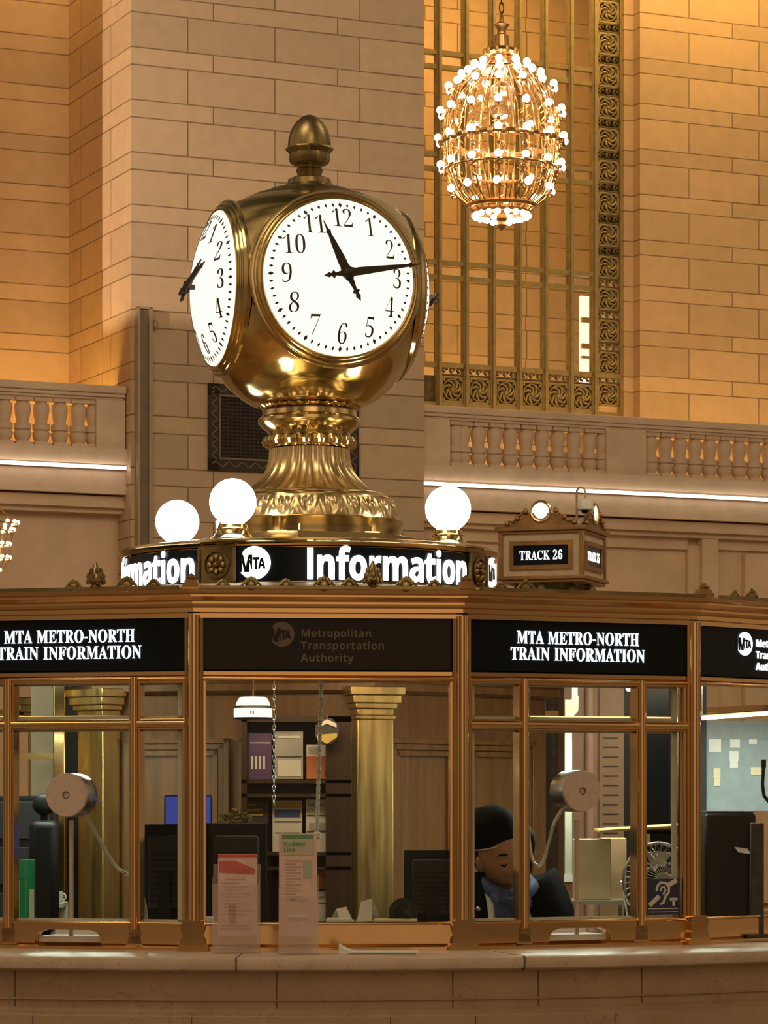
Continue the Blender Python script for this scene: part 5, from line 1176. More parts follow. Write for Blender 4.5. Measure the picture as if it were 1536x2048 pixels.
# ---- right window contents
dW = 10.75; a, b = P(1130, 1450, dW), P(1144, 1450, dW)
t = thing('support_pole', 'slim pale green-white upright pole behind the right speak-through drum', 'pole', ((a.x+b.x)/2, dW, 0))
pale = plain('pale_green_metal', (.50, .54, .44), .4)
MB().box(a.x, b.x, dW, dW+.025, P(0, 1752, dW).z, 1.95).build('shaft', pale, t)
MB().box(a.x-.002, b.x+.002, dW-.002, dW+.027, 0, P(0, 1760, dW).z).build('lower_shaft', M['wood'], t)
MB().box(a.x-.003, b.x+.004, dW-.004, dW+.03, P(0, 1764, dW).z, P(0, 1748, dW).z).build('collar', M['white'], t)
z1 = P(0, 1392, dW).z
MB().prism([(a.x, 1.86), (b.x, 1.86), (b.x, 1.885), (b.x+.022, 1.91), (b.x+.024, z1), (b.x+.0, z1), (b.x-.003, 1.92), (a.x, 1.895)], dW-.002, dW+.02).box(b.x, b.x+.02, dW, dW+.015, z1-.005, 2.182).build('bracket', pale, t)
quick('cream_box', 'tall cream box standing on the desk shelf right of the pale pole', 'box', 1150, 1678, 1222, 1800, 10.55, .14, M['cream'], part='carton')
quick('cardboard_box', 'brown cardboard box behind the tall cream box', 'box', 1206, 1676, 1253, 1800, 10.72, .12, M['card'], part='carton')
a, b, c = P(1146, 1803, 10.5), P(1262, 1803, 10.5), P(1200, 1803, 10.5)
t = thing('inner_shelf', 'thin pale shelf under the cream and cardboard boxes', 'shelf', (c.x, 10.6, 0))
MB().box(a.x, b.x, 10.5, 10.9, c.z-.012, c.z+.003).build('board', M['desk'], t)
for q in (a.x+.01, b.x-.02): MB().box(q, q+.012, 10.8, 10.82, 0, c.z-.01).build('leg', M['steel'], t)
c = P(1318, 1662, 10.45)
t = thing('dark_case', 'black case on the desk behind the wire fan under the flat board', 'case', (c.x, 10.45, ZDK))
MB().box(P(1282, 0, 10.45).x, P(1352, 0, 10.45).x, 10.45, 10.62, ZDK-.03, c.z).build('shell', M['black'], t, bevel=.01)
MB().box(P(1290, 0, 10.45).x, P(1300, 0, 10.45).x, 10.44, 10.45, c.z-.05, c.z-.01).build('latch', M['steel'], t)
a, b = P(1198, 1665, 10.4), P(1372, 1655, 10.4)
t = thing('flat_board', 'thin yellow wooden board lying across the black case above the fan', 'board', ((a.x+b.x)/2, 10.45, a.z))
MB().add([(a.x, 10.38, a.z), (b.x, 10.38, b.z), (b.x, 10.66, b.z+.004), (a.x, 10.66, a.z+.004), (a.x, 10.38, a.z+.007), (b.x, 10.38, b.z+.009), (b.x, 10.66, b.z+.013), (a.x, 10.66, a.z+.011)], [(0, 1, 2, 3), (4, 7, 6, 5), (0, 4, 5, 1), (1, 5, 6, 2), (2, 6, 7, 3), (3, 7, 4, 0)]).build('plank', plain('yellow_board', (.50, .36, .15), .5), t, smooth=False)
c = P(1258, 1376, 10.9)
t = thing('lamp_reflection', 'tiny round blue-white glow for a lamp reflection, top right in the right ticket window', 'lamp', c)
MB().ball(c, .0125, 14, 10).build('bulb', emit('reflection_glow', (.78, .86, 1), 5), t)  # glowing ball put in for a lamp's reflection, its stem added
MB().lathe([(.02, .004), (.022, .012), (.012, .022), (.004, .03)], 14, Matrix.Translation(c)).tube([c+Vector((0, 0, .02)), Vector((c.x, c.y, 2.182))], .0035, 5).build('holder', M['bronze_dull'], t)
dB = 12.9
t = thing('louvred_cabinet', 'tan cabinet with a column of louvre slots at the back of the right window', 'cabinet', (P(1200, 0, dB).x, dB, 0))
pk = plain('pinkish_panel', (.46, .30, .22), .5); tn = plain('tan_louvre', (.40, .27, .16), .5)
MB().box(P(1128, 0, dB).x, P(1198, 0, dB).x, dB, dB+.4, 0, 2.15).build('side_panel', pk, t)
MB().lathe([(.022, 0), (.022, 2.15)], 14, Matrix.Translation((P(1179, 0, dB).x, dB-.005, 0))).build('corner_column', plain('pink_highlight', (.62, .42, .32), .45), t)  # the column's highlight is put into this paler pink
MB().box(P(1198, 0, dB).x, P(1247, 0, dB).x, dB-.02, dB+.4, 0, 2.15).build('louvre_panel', tn, t)
for i in range(14):
    z = P(0, 1476+19*i, dB).z; MB().box(P(1206, 0, dB).x, P(1236, 0, dB).x, dB-.024, dB-.018, z-.0025, z+.0025).build('slot', M['wood_dark'], t)
t = thing('dark_cabinet', 'tall black glass-fronted cabinet at the back of the right window', 'cabinet', (P(1295, 0, dB).x, dB, 0))
MB().box(P(1247, 0, dB).x, P(1340, 0, dB).x, dB, dB+.4, 0, 2.15).build('carcass', M['charcoal'], t)
MB().box(P(1290, 0, dB).x, P(1338, 0, dB).x, dB-.01, dB, .3, 2.1).build('glass_door', M['sign'], t)
MB().box(P(1340, 0, dB).x, P(1362, 0, dB).x, dB-.03, dB+.4, 0, 2.15).build('frame_post', M['wood'], t)
# blue hearing-loop sticker inside the glass
B = bay(1); x0, z0 = plane_hit(B, 1293, 1830, .0035); x1, z1 = plane_hit(B, 1358, 1757, .0035)
t = thing('hearing_loop_sticker', 'dark blue square sticker with white ear symbol and letter T on the glass', 'sticker', B @ Vector(((x0+x1)/2, 0, z0)), R(A0+20))
st_ = MB().box(x0, x1, .0012, .0032, z0, z1, B).build('square', plain('sticker_blue', (.025, .03, .085), .5), t)
W_ = x1-x0; cx_, cz_ = (x0+x1)/2, (z0+z1)/2
sm = lambda u_, v_, y=.0006: B @ Vector((x0+u_*W_, y, z0+v_*(z1-z0)))
wt = plain('sticker_white', (.62, .60, .55), .5)
ear = [(.30, .66), (.32, .80), (.43, .90), (.58, .88), (.68, .76), (.67, .62), (.58, .52), (.54, .42), (.50, .32), (.40, .30)]
def ribbon(pts, w_, y=.0006):
    v = []; f = []
    for i, p in enumerate(pts):
        a = Vector(pts[max(i-1, 0)]); b = Vector(pts[min(i+1, len(pts)-1)]); d_ = (b-a).normalized(); n_ = Vector((-d_.y, d_.x))*w_/2
        for s_ in (1, -1): q = Vector(p)+n_*s_; v += [sm(q.x, q.y, y), sm(q.x, q.y, y+.001)]
    for i in range(len(pts)-1):
        k = 4*i; f += [(k, k+2, k+6, k+4), (k+1, k+5, k+7, k+3), (k, k+4, k+5, k+1), (k+2, k+3, k+7, k+6)]
    return v, f
mb = MB(); mb.add(*ribbon(ear, .07)); mb.add(*ribbon([(.42, .66), (.45, .76), (.54, .77), (.57, .68), (.50, .56)], .055))
for p0, p1 in (((.08, .26), (.38, .52)), ((.66, .82), (.92, 1.0-.04))): mb.add(*ribbon([p0, p1], .13))
mb.add(*ribbon([(.70, .43), (.94, .43)], .07)); mb.add(*ribbon([(.82, .43), (.82, .24)], .075))
mb.add(*ribbon([(.04, .17), (.96, .17)], .025)); mb.add(*ribbon([(.04, .08), (.96, .08)], .02))
mb.build('ear_symbol', wt, st_, smooth=False)
# ---- far right window: notice board, notes, black equipment
dN = 11.4; a, b = P(1408, 1452, dN), P(1640, 1622, dN)
t = thing('notice_board', 'pale grey-blue notice board with stuck notes at the right edge window', 'board', ((a.x+b.x)/2, dN, b.z))
MB().box(a.x, b.x, dN, dN+.02, b.z, a.z+.02).build('panel', plain('grey_board', (.255, .305, .335), .5), t)
MB().box(a.x, b.x, dN-.006, dN, P(0, 1478, dN).z, a.z+.02).build('header_strip', plain('grey_board_dark', (.25, .285, .295), .5), t)
MB().box(a.x-.014, a.x+.008, dN-.012, dN+.03, 0, 2.15).build('edge_post', M['charcoal'], t)
for x0, y0, x1, y1, lb in ((1418, 1478, 1442, 1504, 'largest, top left'), (1460, 1476, 1480, 1495, 'top of the column of three'), (1459, 1502, 1477, 1522, 'middle of the column of three'), (1460, 1522, 1476, 1536, 'lowest of the column of three'),
                           (1498, 1474, 1514, 1488, 'top right'), (1427, 1536, 1441, 1556, 'yellowish, under the largest'), (1502, 1535, 1522, 1550, 'right, level with the yellowish one'), (1428, 1557, 1440, 1572, 'small, hanging below the yellowish one')):
    c = P((x0+x1)/2, y1, dN)
    t = thing('sticky_note', 'pale note on the grey board, '+lb, 'note', (c.x, dN, c.z), group='notes on the grey board')
    q = MB(); pbox(q, x0, y0, x1, y1, dN-.004, .003); q.build('sheet', M['cream'] if 'yellowish' in lb else M['paper'], t)
c = P(1445, 1626, 10.45)
t = thing('printer', 'large black printer under the grey notice board', 'printer', (c.x, 10.5, ZDK))
MB().box(P(1410, 0, 10.45).x, P(1512, 0, 10.45).x, 10.45, 10.85, ZDK, c.z).build('casing', M['black'], t, bevel=.012)
MB().box(P(1414, 0, 10.45).x, P(1508, 0, 10.45).x, 10.46, 10.83, c.z, c.z+.006).build('lid', M['charcoal'], t)
mb = MB()
for i in range(22): x = P(1414+4.2*i, 0, 10.44).x; mb.box(x-.0015, x+.0015, 10.444, 10.45, ZDK+.02, ZDK+.075)
mb.build('grille', M['charcoal'], t)
a, b = P(1470, 1696, 10.42), P(1502, 1708, 10.42)
t = thing('paper_slip', 'small white slip stuck on the front of the black printer', 'paper', a)
MB().add([(a.x, 10.44, a.z+.004), (b.x-.01, 10.44, a.z-.002), (b.x, 10.42, b.z), (a.x+.012, 10.42, b.z+.006), (a.x, 10.442, a.z+.004), (b.x-.01, 10.442, a.z-.002), (b.x, 10.422, b.z), (a.x+.012, 10.422, b.z+.006)], [(0, 1, 2, 3), (4, 5, 6, 7), (0, 1, 5, 4), (1, 2, 6, 5), (2, 3, 7, 6), (3, 0, 4, 7)]).build('sheet', M['paper'], t, smooth=False)
c = P(1516, 1646, 10.2)
t = thing('monitor_stand', 'dark upright metal stand at the right edge in front of the printer', 'stand', (c.x, 10.2, ZDK))
MB().box(P(1502, 0, 10.2).x, P(1528, 0, 10.2).x, 10.2, 10.24, ZDK, c.z).build('upright', M['dark_iron'], t, bevel=.004)
MB().box(P(1490, 0, 10.2).x, P(1540, 0, 10.2).x, 10.14, 10.30, ZDK, ZDK+.01).build('foot', M['dark_iron'], t)
pts = [P(1527, 1536, 10.3), P(1525, 1570, 10.3), P(1528, 1592, 10.3), P(1540, 1606, 10.3), P(1556, 1640, 10.3), Vector((P(1560, 0, 10.3).x, 10.3, ZDK))]
t = thing('gooseneck_microphone', 'thin black gooseneck microphone at the right edge before the notice board', 'microphone', pts[-1])
MB().tube(pts, .006, 8).build('neck', M['black'], t)
MB().tube([pts[0]+Vector((0, 0, .03)), pts[0]], .009, 8).build('capsule', M['black'], t)
MB().lathe([(.05, 0), (.05, .015), (.02, .025)], 16, Matrix.Translation(pts[-1])).build('base', M['black'], t)
# ================================================================ ON THE COUNTER
ac_ = G('frosted_acrylic'); ac_.set(base=(.74, .60, .55), rough=.25, alpha=.20); M['acrylic'] = ac_.m
pinkp = plain('pink_leaflet_paper', (.66, .47, .43), .7); lines = plain('small_print', (.50, .36, .33), .7)
def holder(label, x0, x1, ytop_h, y0, d, name_l, build_print, lab2):
    a = P(x0, 0, d); b = P(x1, 0, d); zt = P(0, ytop_h, d).z; dp = .075
    t = thing('leaflet_holder', label, 'leaflet holder', ((a.x+b.x)/2, d+dp/2, ZT), group='clear leaflet holders on the counter')
    MB().box(a.x, b.x, d, d+.003, ZT, zt).build('front_panel', M['acrylic'], t)
    MB().box(a.x, a.x+.003, d+.003, d+dp, ZT, zt+.02).box(b.x-.003, b.x, d+.003, d+dp, ZT, zt+.02).build('side_panel', M['acrylic'], t)
    MB().box(a.x, b.x, d+dp-.003, d+dp, ZT, zt+.06).box(a.x, b.x, d, d+dp, ZT, ZT+.004).box(a.x+.003, b.x-.003, d+.003, d+dp-.003, ZT+.05, ZT+.054).build('back_panel', M['acrylic'], t)
    c = P((x0+x1)/2, 0, d)
    lt = thing('leaflet', lab2, 'leaflet', (c.x, d+.02, ZT+.05))
    build_print(lt, d)
def red_print(t, d):
    q = MB(); pbox(q, 436, 1708, 514, 1880, d+.008, .03, ZT+.056); q.build('sheet', pinkp, t)
    r = cl['r']
    def mk(x0, y0, x1, y1, m): q = MB(); pbox(q, x0, y0, x1, y1, d+.0066, .002); q.build('print', m, t)
    mk(436, 1709, 514, 1715, r)
    a = [P(*p, d) for p in ((438, 1722), (470, 1721), (510, 1738), (508, 1749), (438, 1745))]
    MB().prism([(p.x, p.z) for p in a], d+.0066, d+.0086).build('print', plain('faded_red_print', (.52, .12, .10), .6), t)
    for y in range(1757, 1832, 7): mk(443+(y % 3)*4, y, 502-(y % 5)*6, y+2, lines)
    mk(457, 1808, 472, 1846, plain('red_box_print', (.50, .16, .14), .6))
    for y in (1849, 1856): mk(442, y, 500, y+3, plain('red_line_print', (.55, .25, .22), .6))
def green_print(t, d):
    q = MB(); pbox(q, 558, 1667, 634, 1880, d+.008, .03, ZT+.056); q.build('sheet', pinkp, t)
    def mk(x0, y0, x1, y1, m): q = MB(); pbox(q, x0, y0, x1, y1, d+.0066, .002); q.build('print', m, t)
    pg_ = plain('pale_green_print', (.46, .44, .33), .6)
    mk(562, 1678, 627, 1710, pg_); mk(564, 1669, 626, 1677, cl['gr'])
    def tx(s, px, py, cap):
        k = P(px, py, d); text_mb(s, SANS, cap, lambda x, y, z: (k.x+x, d+.006-z, k.z+y), .001, align='L').build('print', cl['gr'], t, smooth=False)
    tx('Hudson', 567, 1692, .0125); tx('Line', 567, 1703, .0125)
    mk(606, 1720, 624, 1756, plain('grey_green_print', (.38, .40, .33), .6))
    for y in range(1720, 1800, 6): mk(566+(y % 3)*5, y, 602-(y % 4)*5, y+2, lines)
    mk(580, 1798, 612, 1802, lines); mk(574, 1830, 612, 1834, M['paper']); mk(578, 1834, 612, 1840, lines)
holder('clear plastic leaflet holder with a red-headed leaflet on the counter', 424, 519, 1768, 1707, 9.36, '', red_print, 'pink leaflet with red header in the left counter holder')
holder('taller clear plastic holder with a green-headed leaflet on the counter', 557, 637, 1790, 1667, 9.29, '', green_print, 'tall pink leaflet headed Hudson Line in the right counter holder')
a, b = P(678, 1902, 9.38), P(838, 1902, 9.38)
t = thing('folded_leaflet', 'white folded leaflet lying flat on the counter below the centre window', 'leaflet', ((a.x+b.x)/2, 9.38, ZT))
n = 16; v = []; f = []
for i in range(n+1):
    s_ = i/n; x = a.x+(b.x-a.x)*s_; l = .018*max(0, 1-s_*4)**2+.003
    for (y, z) in ((9.335, ZT+.0005), (9.335, ZT+.004+l), (9.42, ZT+.004+l*1.3), (9.42, ZT+.0005)): v.append((x, y, z))
for i in range(n):
    for j in range(4): f.append((4*i+j, 4*i+(j+1) % 4, 4*i+4+(j+1) % 4, 4*i+4+j))
f += [(0, 1, 2, 3), (4*n, 4*n+1, 4*n+2, 4*n+3)]
MB().add(v, f).build('sheet', M['paper'], t)
q = MB(); q.box(a.x+.03, b.x-.01, 9.332, 9.334, ZT+.0015, ZT+.0035); q.build('print', cl['gr'], t)
p = polar(A0+43, 2.62, ZT)
t = thing('paper_sheets', 'white sheets lying flat on the counter at the far right window', 'paper', p, R(A0+40))
X = Matrix.Translation(p) @ Matrix.Rotation(R(A0+40), 4, 'Z')
MB().box(-.14, .16, -.05, .08, .0005, .004, X).box(-.10, .20, -.07, .06, .004, .007, X).build('sheet', plain('bluish_paper', (.56, .58, .66), .6), t)
# ================================================================ TRACK SIGN LANTERN AND CAMERA
dT = 20.0; sT = F/dT; kc = P(1164, 0, dT); hb_ = .282; yw = R(-19)
rot = Matrix.Rotation(yw, 4, 'Z')
ctr = Vector((kc.x, dT, 0))-rot @ Vector((hb_, -hb_, 0))
zt, zb = P(0, 1050, dT).z, P(0, 1163, dT).z
T0 = Matrix.Translation((ctr.x, ctr.y, 0)) @ rot
ts = thing('track_sign', 'square bronze lantern sign with lit track numbers behind the booth roof', 'sign', (ctr.x, ctr.y, 0), yw)
MB().box(-hb_, hb_, -hb_, hb_, zb+.03, zt-.04, T0).build('case', plain('cream_painted_metal', (.60, .47, .34), .5), ts)
mb = MB().box(-hb_-.035, hb_+.035, -hb_-.035, hb_+.035, zt-.03, zt, T0).box(-hb_-.015, hb_+.015, -hb_-.015, hb_+.015, zt-.05, zt-.03, T0)
mb.box(-hb_-.03, hb_+.03, -hb_-.03, hb_+.03, zb+.02, zb+.045, T0).box(-hb_-.012, hb_+.012, -hb_-.012, hb_+.012, zb, zb+.02, T0)
for sx in (-1, 1):
    for sy in (-1, 1): mb.box(sx*hb_-.016, sx*hb_+.016, sy*hb_-.016, sy*hb_+.016, zb+.03, zt-.04, T0)
mb.build('frame', M['bronze_dull'], ts, bevel=.004)
for k, num in enumerate(('26', '25', '26', '25')):
    FM = T0 @ Matrix.Rotation(pi/2*k, 4, 'Z') @ Matrix.Translation((0, -hb_, 0))
    zc1 = (zb+zt)/2-.005; hw_, hh_ = .190, .066
    fr = MB()
    for (xa, xb, za, zb2) in ((-hw_-.03, hw_+.03, zc1+hh_, zc1+hh_+.03), (-hw_-.03, hw_+.03, zc1-hh_-.03, zc1-hh_), (-hw_-.03, -hw_, zc1-hh_, zc1+hh_), (hw_, hw_+.03, zc1-hh_, zc1+hh_)): fr.box(xa, xb, -.014, .01, za, zb2, FM)
    fo = fr.build('panel_frame', M['bronze_dull'], ts)
    MB().box(-hw_, hw_, -.004, .01, zc1-hh_, zc1+hh_, FM).build('black_panel', M['sign'], fo)
    text_mb('TRACK '+num, SERIF, .060, lambda x, y, z: FM @ Vector((x, -.006-z, y)), .002, 14, y0=zc1-.03, width=.30).build('lettering', M['letters_cool'], fo, smooth=False)
    if k > 1: continue
    # scrolled pediment with round lamp
    zz_ = zt
    pd = MB().prism([(-.24, zz_), (-.22, zz_+.02), (-.17, zz_+.035), (-.12, zz_+.075), (-.07, zz_+.09), (.07, zz_+.09), (.12, zz_+.075), (.17, zz_+.035), (.22, zz_+.02), (.24, zz_)], -.012, .02, FM)
    for s_ in (-1, 1):
        pd.tube([FM @ Vector((s_*x, -.015, zz_+z)) for x, z in ((.25, .01), (.22, .035), (.19, .03), (.17, .05), (.13, .085), (.10, .12))], .010, 6)
        for x, z in ((.235, .02), (.165, .055), (.105, .10)): pd.ball((s_*x, -.02, zz_+z), .018, 8, 6, M=FM)
    pd.build('pediment', M['bronze_dull'], ts)
    LM = FM @ Matrix.Translation((0, -.005, zz_+.098)) @ TURN
    lo = MB().lathe([(.074, -.03), (.078, .0), (.076, .014), (.068, .022), (.058, .018), (.056, .004)], 32, LM, cap=False).build('lamp_rim', M['brass_satin'], ts)
    MB().lathe([(0, .014), (.03, .012), (.057, .004), (.057, -.02)][::-1], 32, LM).build('lamp_glass', emit('round_lamp', (1, .92, .84), 3.0), lo)
MB().lathe([(.05, 0), (.05, zb-.18)], 16, T0).lathe([(.16, 0), (.16, .08), (.06, .14)], 20, T0).build('post', M['dark_iron'], ts)
mb = MB().lathe([(.05, zb-.2), (.08, zb-.14), (.20, zb-.05), (.24, zb)], 12, T0)
for k in range(8):
    a = 2*pi*k/8; mb.tube([T0 @ Vector((r_*cos(a), r_*sin(a), zb-h_)) for r_, h_ in ((.06, .22), (.14, .17), (.22, .10), (.27, .03), (.24, .0))], .02, 6)
    mb.ball((.27*cos(a), .27*sin(a), zb-.045), .035, 8, 6, M=T0)
mb.build('bracket', M['rosette_metal'], ts)
cm = P(1170, 1015, dT); 
sc_ = thing('security_camera', 'white dome security camera hanging from a hooked pipe on the track sign', 'camera', cm)
MB().lathe([(0, .062), (.012, .06), (.03, .05), (.052, .035), (.056, .028), (.056, -.012), (.05, -.018), (.04, -.018)], 28, Matrix.Translation(cm)).build('housing', M['white'], sc_)
MB().ball((cm.x, cm.y, cm.z-.015), .028, 18, 10).build('dome', M['sign'], sc_)
pts = [(cm.x-.052, cm.y+.05, zt-.02), (cm.x-.052, cm.y+.045, cm.z+.09)]+[(cm.x-.026-.028*cos(g), cm.y+.04-.04*g/pi, cm.z+.10+.038*sin(g)) for g in [pi*i/8 for i in range(9)]]+[(cm.x+.002, cm.y, cm.z+.055)]
MB().tube(pts, .0075, 8).build('hook_pipe', plain('pipe', (.50, .40, .29), .4), sc_)
MB().tube([(cm.x-.05, cm.y+.03, zt+.02), (cm.x+.03, cm.y+.03, cm.z-.035)], .004, 6).tube([(cm.x+.02, cm.y+.02, cm.z-.01), (cm.x+.06, cm.y+.03, cm.z-.05)], .006, 6).build('stay', M['steel'], sc_)
# ================================================================ THE CLERK
skin_m = plain('skin', (.40, .215, .125), .45, 0, .10, 25)
jack_m = plain('black_wool', (.007, .0075, .009), .85, 0, .3, 60, .1)
hair_m = plain('black_hair', (.009, .008, .008), .6, 0, .3, 40, .15)
scarf_m = plain('blue_scarf', (.035, .055, .16), .7, 0, .35, 30)
BP = Vector((.40, 10.5, 0))
person = thing('person', 'seated clerk in dark hat, black jacket and blue scarf, head bowed over the desk', 'person', BP)
def skin_mb(nodes, edges, root, sub=2):
    names = list(nodes); me = bpy.data.meshes.new('sk')
    me.from_pydata([BP+Vector(nodes[n][:3]) for n in names], [(names.index(a), names.index(b)) for a, b in edges], [])
    o = bpy.data.objects.new('sk', me); COL.objects.link(o)
    md = o.modifiers.new('skin', 'SKIN'); md.use_smooth_shade = True
    ss = o.modifiers.new('sub', 'SUBSURF'); ss.levels = sub; ss.render_levels = sub
    sv = me.skin_vertices[0].data
    for i, n in enumerate(names):
        r = nodes[n][3]; r2 = nodes[n][4] if len(nodes[n]) > 4 else r
        sv[i].radius = (r, r2); sv[i].use_root = (n == root)
    bpy.context.view_layer.update(); dg = bpy.context.evaluated_depsgraph_get()
    m = bpy.data.meshes.new_from_object(o.evaluated_get(dg))
    mb = MB(); mb.add([v.co for v in m.vertices], [tuple(p.vertices) for p in m.polygons])
    bpy.data.objects.remove(o); bpy.data.meshes.remove(m); return mb
nd = dict(pelvis=(0, .02, .86, .12), spine=(0, -.02, 1.02, .105), chest=(.0, -.10, 1.17, .11), neck=(-.005, -.20, 1.285, .052), skull=(-.008, -.27, 1.375, .05),
          shl=(-.17, -.07, 1.235, .055), ell=(-.21, -.22, 1.01, .042), wrl=(-.09, -.42, 1.168, .026), pal=(-.055, -.475, 1.160, .024),
          shr=(.17, -.05, 1.265, .055), elr=(.25, -.20, 1.02, .042), wrr=(.125, -.41, 1.168, .026), par=(.085, -.465, 1.160, .024),
          hil=(-.09, .0, .84, .085), knl=(-.11, -.33, .80, .058), anl=(-.10, -.27, .40, .038), tol=(-.10, -.39, .365, .03),
          hir=(.09, .0, .84, .085), knr=(.11, -.33, .80, .058), anr=(.10, -.27, .40, .038), tor=(.10, -.39, .365, .03))
ed = [('pelvis', 'spine'), ('spine', 'chest'), ('chest', 'neck'), ('neck', 'skull'), ('chest', 'shl'), ('shl', 'ell'), ('ell', 'wrl'), ('wrl', 'pal'), ('chest', 'shr'), ('shr', 'elr'), ('elr', 'wrr'), ('wrr', 'par'),
      ('pelvis', 'hil'), ('hil', 'knl'), ('knl', 'anl'), ('anl', 'tol'), ('pelvis', 'hir'), ('hir', 'knr'), ('knr', 'anr'), ('anr', 'tor')]
for s, (pn, px_, py_) in enumerate((('pal', -.055, -.475), ('par', .085, -.465))):
    sg = 1 if s == 0 else -1
    for i, (dx, ln) in enumerate(((-.024, .052), (-.008, .062), (.008, .058), (.023, .046))):
        a, b, c = f'f{s}{i}a', f'f{s}{i}b', f'f{s}{i}c'
        x = px_+dx
        nd[a] = (x, py_-.030, 1.158, .0095); nd[b] = (x+sg*.006, py_-.030-ln*.55, 1.157, .0085); nd[c] = (x+sg*.010, py_-.030-ln, 1.142, .0075)
        ed += [(pn, a), (a, b), (b, c)]
    nd[f't{s}a'] = (px_+sg*.032, py_+.010, 1.153, .010); nd[f't{s}b'] = (px_+sg*.050, py_-.020, 1.146, .0085)
    ed += [(pn, f't{s}a'), (f't{s}a', f't{s}b')]
body = skin_mb(nd, ed, 'pelvis')
# head: a shaped surface with brow, lids, nose, lips and chin
HC = P(999, 1711, 10.2)
HM = Matrix.Translation(HC) @ Matrix.Rotation(R(-20), 4, 'Y') @ Matrix.Rotation(R(22), 4, 'Z') @ Matrix.Rotation(R(20), 4, 'X')
def g2(x, z, cx, cz, sx, sz): return math.exp(-((x-cx)/sx)**2-((z-cz)/sz)**2)
hv = []; hf = []; nu, nvv = 72, 56
for j in range(nvv+1):
    ph = -pi/2+pi*j/nvv
    for i in range(nu):
        th = 2*pi*i/nu
        z = .122*sin(ph); c = cos(ph)
        x = .076*c*sin(th); y = -.094*c*cos(th)
        if z < 0:
            k = (-z/.122); x *= 1-.30*k**1.6; y = y*(1-.10*k)-.012*k
        if cos(th) > 0 and c > .05:
            f_ = 0
            f_ += .026*g2(x, z, 0, -.030, .013, .020)+.014*g2(x, z, 0, -.005, .010, .030)      # nose
            for s in (-1, 1):
                f_ += .008*g2(x, z, s*.014, -.038, .008, .010)                                # nostril wings
                f_ -= .012*g2(x, z, s*.031, .006, .017, .012)                                 # sockets
                f_ += .0075*g2(x, z, s*.031, .003, .012, .008)                                # lids
                f_ += .006*g2(x, z, s*.030, .026, .022, .008)                                 # brow
                f_ += .006*g2(x, z, s*.040, -.022, .020, .018)                                # cheek
            f_ += .010*g2(x, z, 0, -.063, .022, .006)+.010*g2(x, z, 0, -.076, .019, .006)-.006*g2(x, z, 0, -.0695, .024, .003)
            f_ += .012*g2(x, z, 0, -.104, .024, .014)-.004*g2(x, z, 0, -.088, .03, .006)
            y -= f_
        hv.append((x, y, z))
for j in range(nvv):
    for i in range(nu): hf.append((j*nu+i, j*nu+(i+1) % nu, (j+1)*nu+(i+1) % nu, (j+1)*nu+i))
body.add(hv, hf, HM)
for s in (-1, 1):
    body.ball((s*.078, .004, -.006), .028, 12, 8, .35, .65, 1.05, HM)
body.build('body', skin_m, person)
mb = MB()
for s in (-1, 1):
    mb.tube([HM @ Vector((s*(.019+.0245*q), -.0885-.006*sin(pi*q)+.010*q, .0005-.0065*sin(pi*q))) for q in [i/8 for i in range(9)]], [.0008, .0018, .0024, .0026, .0026, .0026, .0024, .0018, .0008], 5)
    mb.tube([HM @ Vector((s*(.014+.036*q), -.0965+.014*q*q, .030+.007*sin(pi*q*.8))) for q in [i/8 for i in range(9)]], [.0012, .003, .0038, .004, .0038, .0032, .0026, .0018, .0008], 5)
mb.build('lashes_and_brows', hair_m, person)
MB().tube([HM @ Vector((.021*q, -.1105+.008*q*q, -.0695)) for q in [i/5 for i in range(-5, 6)]], .0022, 5).build('lips', plain('lip', (.13, .05, .04), .4), person)
# hair and hat
mb = MB(); mb.ball((.012, .030, .004), .098, 32, 20, .93, .95, 1.18, HM)
mb.ball((.050, .066, -.045), .060, 20, 14, .85, .9, 1.4, HM)
mb.ball((0, 0, 0), .062, 20, 14, .95, 1.0, 1.35, Matrix.Translation(HC+Vector((.066, .05, .040))))
mb.ball((0, 0, 0), .05, 16, 12, .8, 1.0, 1.5, Matrix.Translation(HC+Vector((.078, .06, -.015))))
hb = MB(); keep = [i for i, p in enumerate(mb.v)]
IV = HM.inverted()
ok = [not ((IV @ Vector(p)).y < -.035 and (IV @ Vector(p)).z < .055) for p in mb.v]
hb.add(mb.v, [f for f in mb.f if all(ok[i] for i in f)])
ho = hb.build('hair', hair_m, person)
sd = ho.modifiers.new('thick', 'SOLIDIFY'); sd.thickness = .006
ht = MB().lathe([(.094, .048), (.101, .062), (.104, .085), (.099, .118), (.082, .146), (.05, .165), (0, .170)], 40, HM @ Matrix.Translation((0, .016, 0)) @ Matrix.Diagonal((.90, 1.06, 1, 1)) @ Matrix.Rotation(R(-10), 4, 'X')).build('hat', jack_m, person)
MB().tube([HM @ Matrix.Translation((0, .016, 0)) @ Matrix.Diagonal((.90, 1.06, 1, 1)) @ Matrix.Rotation(R(-10), 4, 'X') @ Vector((.0965*sin(q), -.0965*cos(q), .046)) for q in [R(a) for a in range(-110, 111, 10)]], .0022, 5).build('hat_band', M['white'], person, label='thin white band round the hat edge')
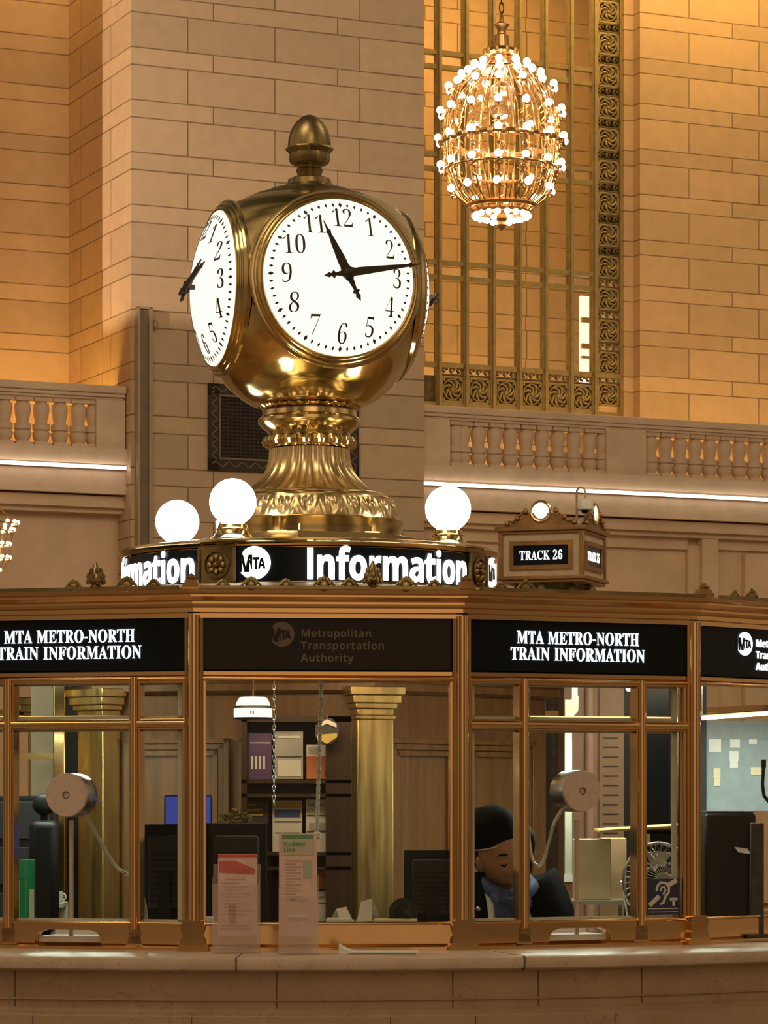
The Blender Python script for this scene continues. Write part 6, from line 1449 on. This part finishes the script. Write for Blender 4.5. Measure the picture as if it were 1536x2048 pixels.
# clothes
jn = dict(hem=(0, .02, .82, .155, .135), spine=(0, -.01, 1.02, .155, .13), chest=(.0, -.08, 1.17, .165, .13), coll=(.01, -.10, 1.27, .10, .09),
          shl=(-.17, -.07, 1.235, .078), ell=(-.21, -.22, 1.01, .060), wrl=(-.105, -.40, 1.172, .040),
          shr=(.175, -.05, 1.28, .095), elr=(.25, -.20, 1.02, .062), wrr=(.14, -.39, 1.172, .040))
je = [('hem', 'spine'), ('spine', 'chest'), ('chest', 'coll'), ('chest', 'shl'), ('shl', 'ell'), ('ell', 'wrl'), ('chest', 'shr'), ('shr', 'elr'), ('elr', 'wrr')]
skin_mb(jn, je, 'hem').build('jacket', jack_m, person)
tn_ = {k: (*nd[k][:3], nd[k][3]+.018) for k in ('pelvis', 'hil', 'knl', 'anl', 'hir', 'knr', 'anr')}
skin_mb(tn_, [e for e in ed if e[0] in tn_ and e[1] in tn_], 'pelvis').build('trousers', jack_m, person)
def wp_(pts, d): return [P(x, y, d+dd) for x, y, dd in pts]
sc1 = MB()
sc1.tube(wp_([(966, 1762, .0), (985, 1782, -.06), (1015, 1795, -.09), (1045, 1790, -.06), (1062, 1772, .02), (1050, 1755, .10)], 10.22), [.020, .026, .030, .030, .028, .022], 12)
sc1.tube(wp_([(984, 1784, -.05), (1004, 1806, -.11), (1030, 1812, -.12), (1054, 1804, -.08)], 10.22), [.018, .028, .03, .024], 12)
sc1.tube(wp_([(1000, 1800, -.10), (1008, 1830, -.12), (1020, 1868, -.12)], 10.22), [.024, .032, .034], 12)
sc1.tube(wp_([(1034, 1804, -.10), (1046, 1834, -.12), (1056, 1868, -.11)], 10.22), [.022, .028, .03], 12)
sc1.build('scarf', scarf_m, person)
def strip_mb(pts, w_, th):
    mb = MB(); v = []
    for i, (x, y, d, ww) in enumerate(pts):
        for s_ in (-1, 1):
            p = P(x+s_*ww/2, y, d); v += [p, p+Vector((0, th, 0))]
    f = []
    for i in range(len(pts)-1):
        k = 4*i; f += [(k, k+2, k+6, k+4), (k+1, k+5, k+7, k+3), (k, k+4, k+5, k+1), (k+2, k+3, k+7, k+6)]
    f += [(0, 1, 3, 2), (4*len(pts)-4, 4*len(pts)-2, 4*len(pts)-1, 4*len(pts)-3)]
    return mb.add(v, f)
strip_mb([(962, 1738, 10.24, 5), (968, 1758, 10.20, 12), (978, 1780, 10.17, 18), (984, 1806, 10.13, 20), (996, 1850, 10.10, 34)], 0, .02).build('shirt_collar', M['white'], person)
strip_mb([(957, 1745, 10.22, 18), (958, 1775, 10.17, 34), (960, 1810, 10.14, 46), (965, 1855, 10.12, 52)], 0, .03).build('lapel', jack_m, person)
pb = P(957, 1818, 10.125); MB().ball(pb, .0095, 12, 8).build('silver_badge', M['steel'], person, label='round silver badge on the jacket lapel')
st2 = thing('stool', 'tall dark stool under the seated clerk', 'stool', BP)
MB().lathe([(0, .68), (.18, .68), (.19, .70), (.19, .735), (.17, .745), (0, .745)], 28, Matrix.Translation(BP)).build('seat', M['black'], st2)
for k in range(4):
    a = pi/4+pi/2*k; MB().tube([BP+Vector((.10*cos(a), .10*sin(a), .69)), BP+Vector((.20*cos(a), .20*sin(a), 0))], .014, 8).build('leg', M['charcoal'], st2)
MB().tube([BP+Vector((.165*cos(2*pi*i/32), .165*sin(2*pi*i/32), .30)) for i in range(32)], .010, 6, True).build('foot_ring', M['steel'], st2)
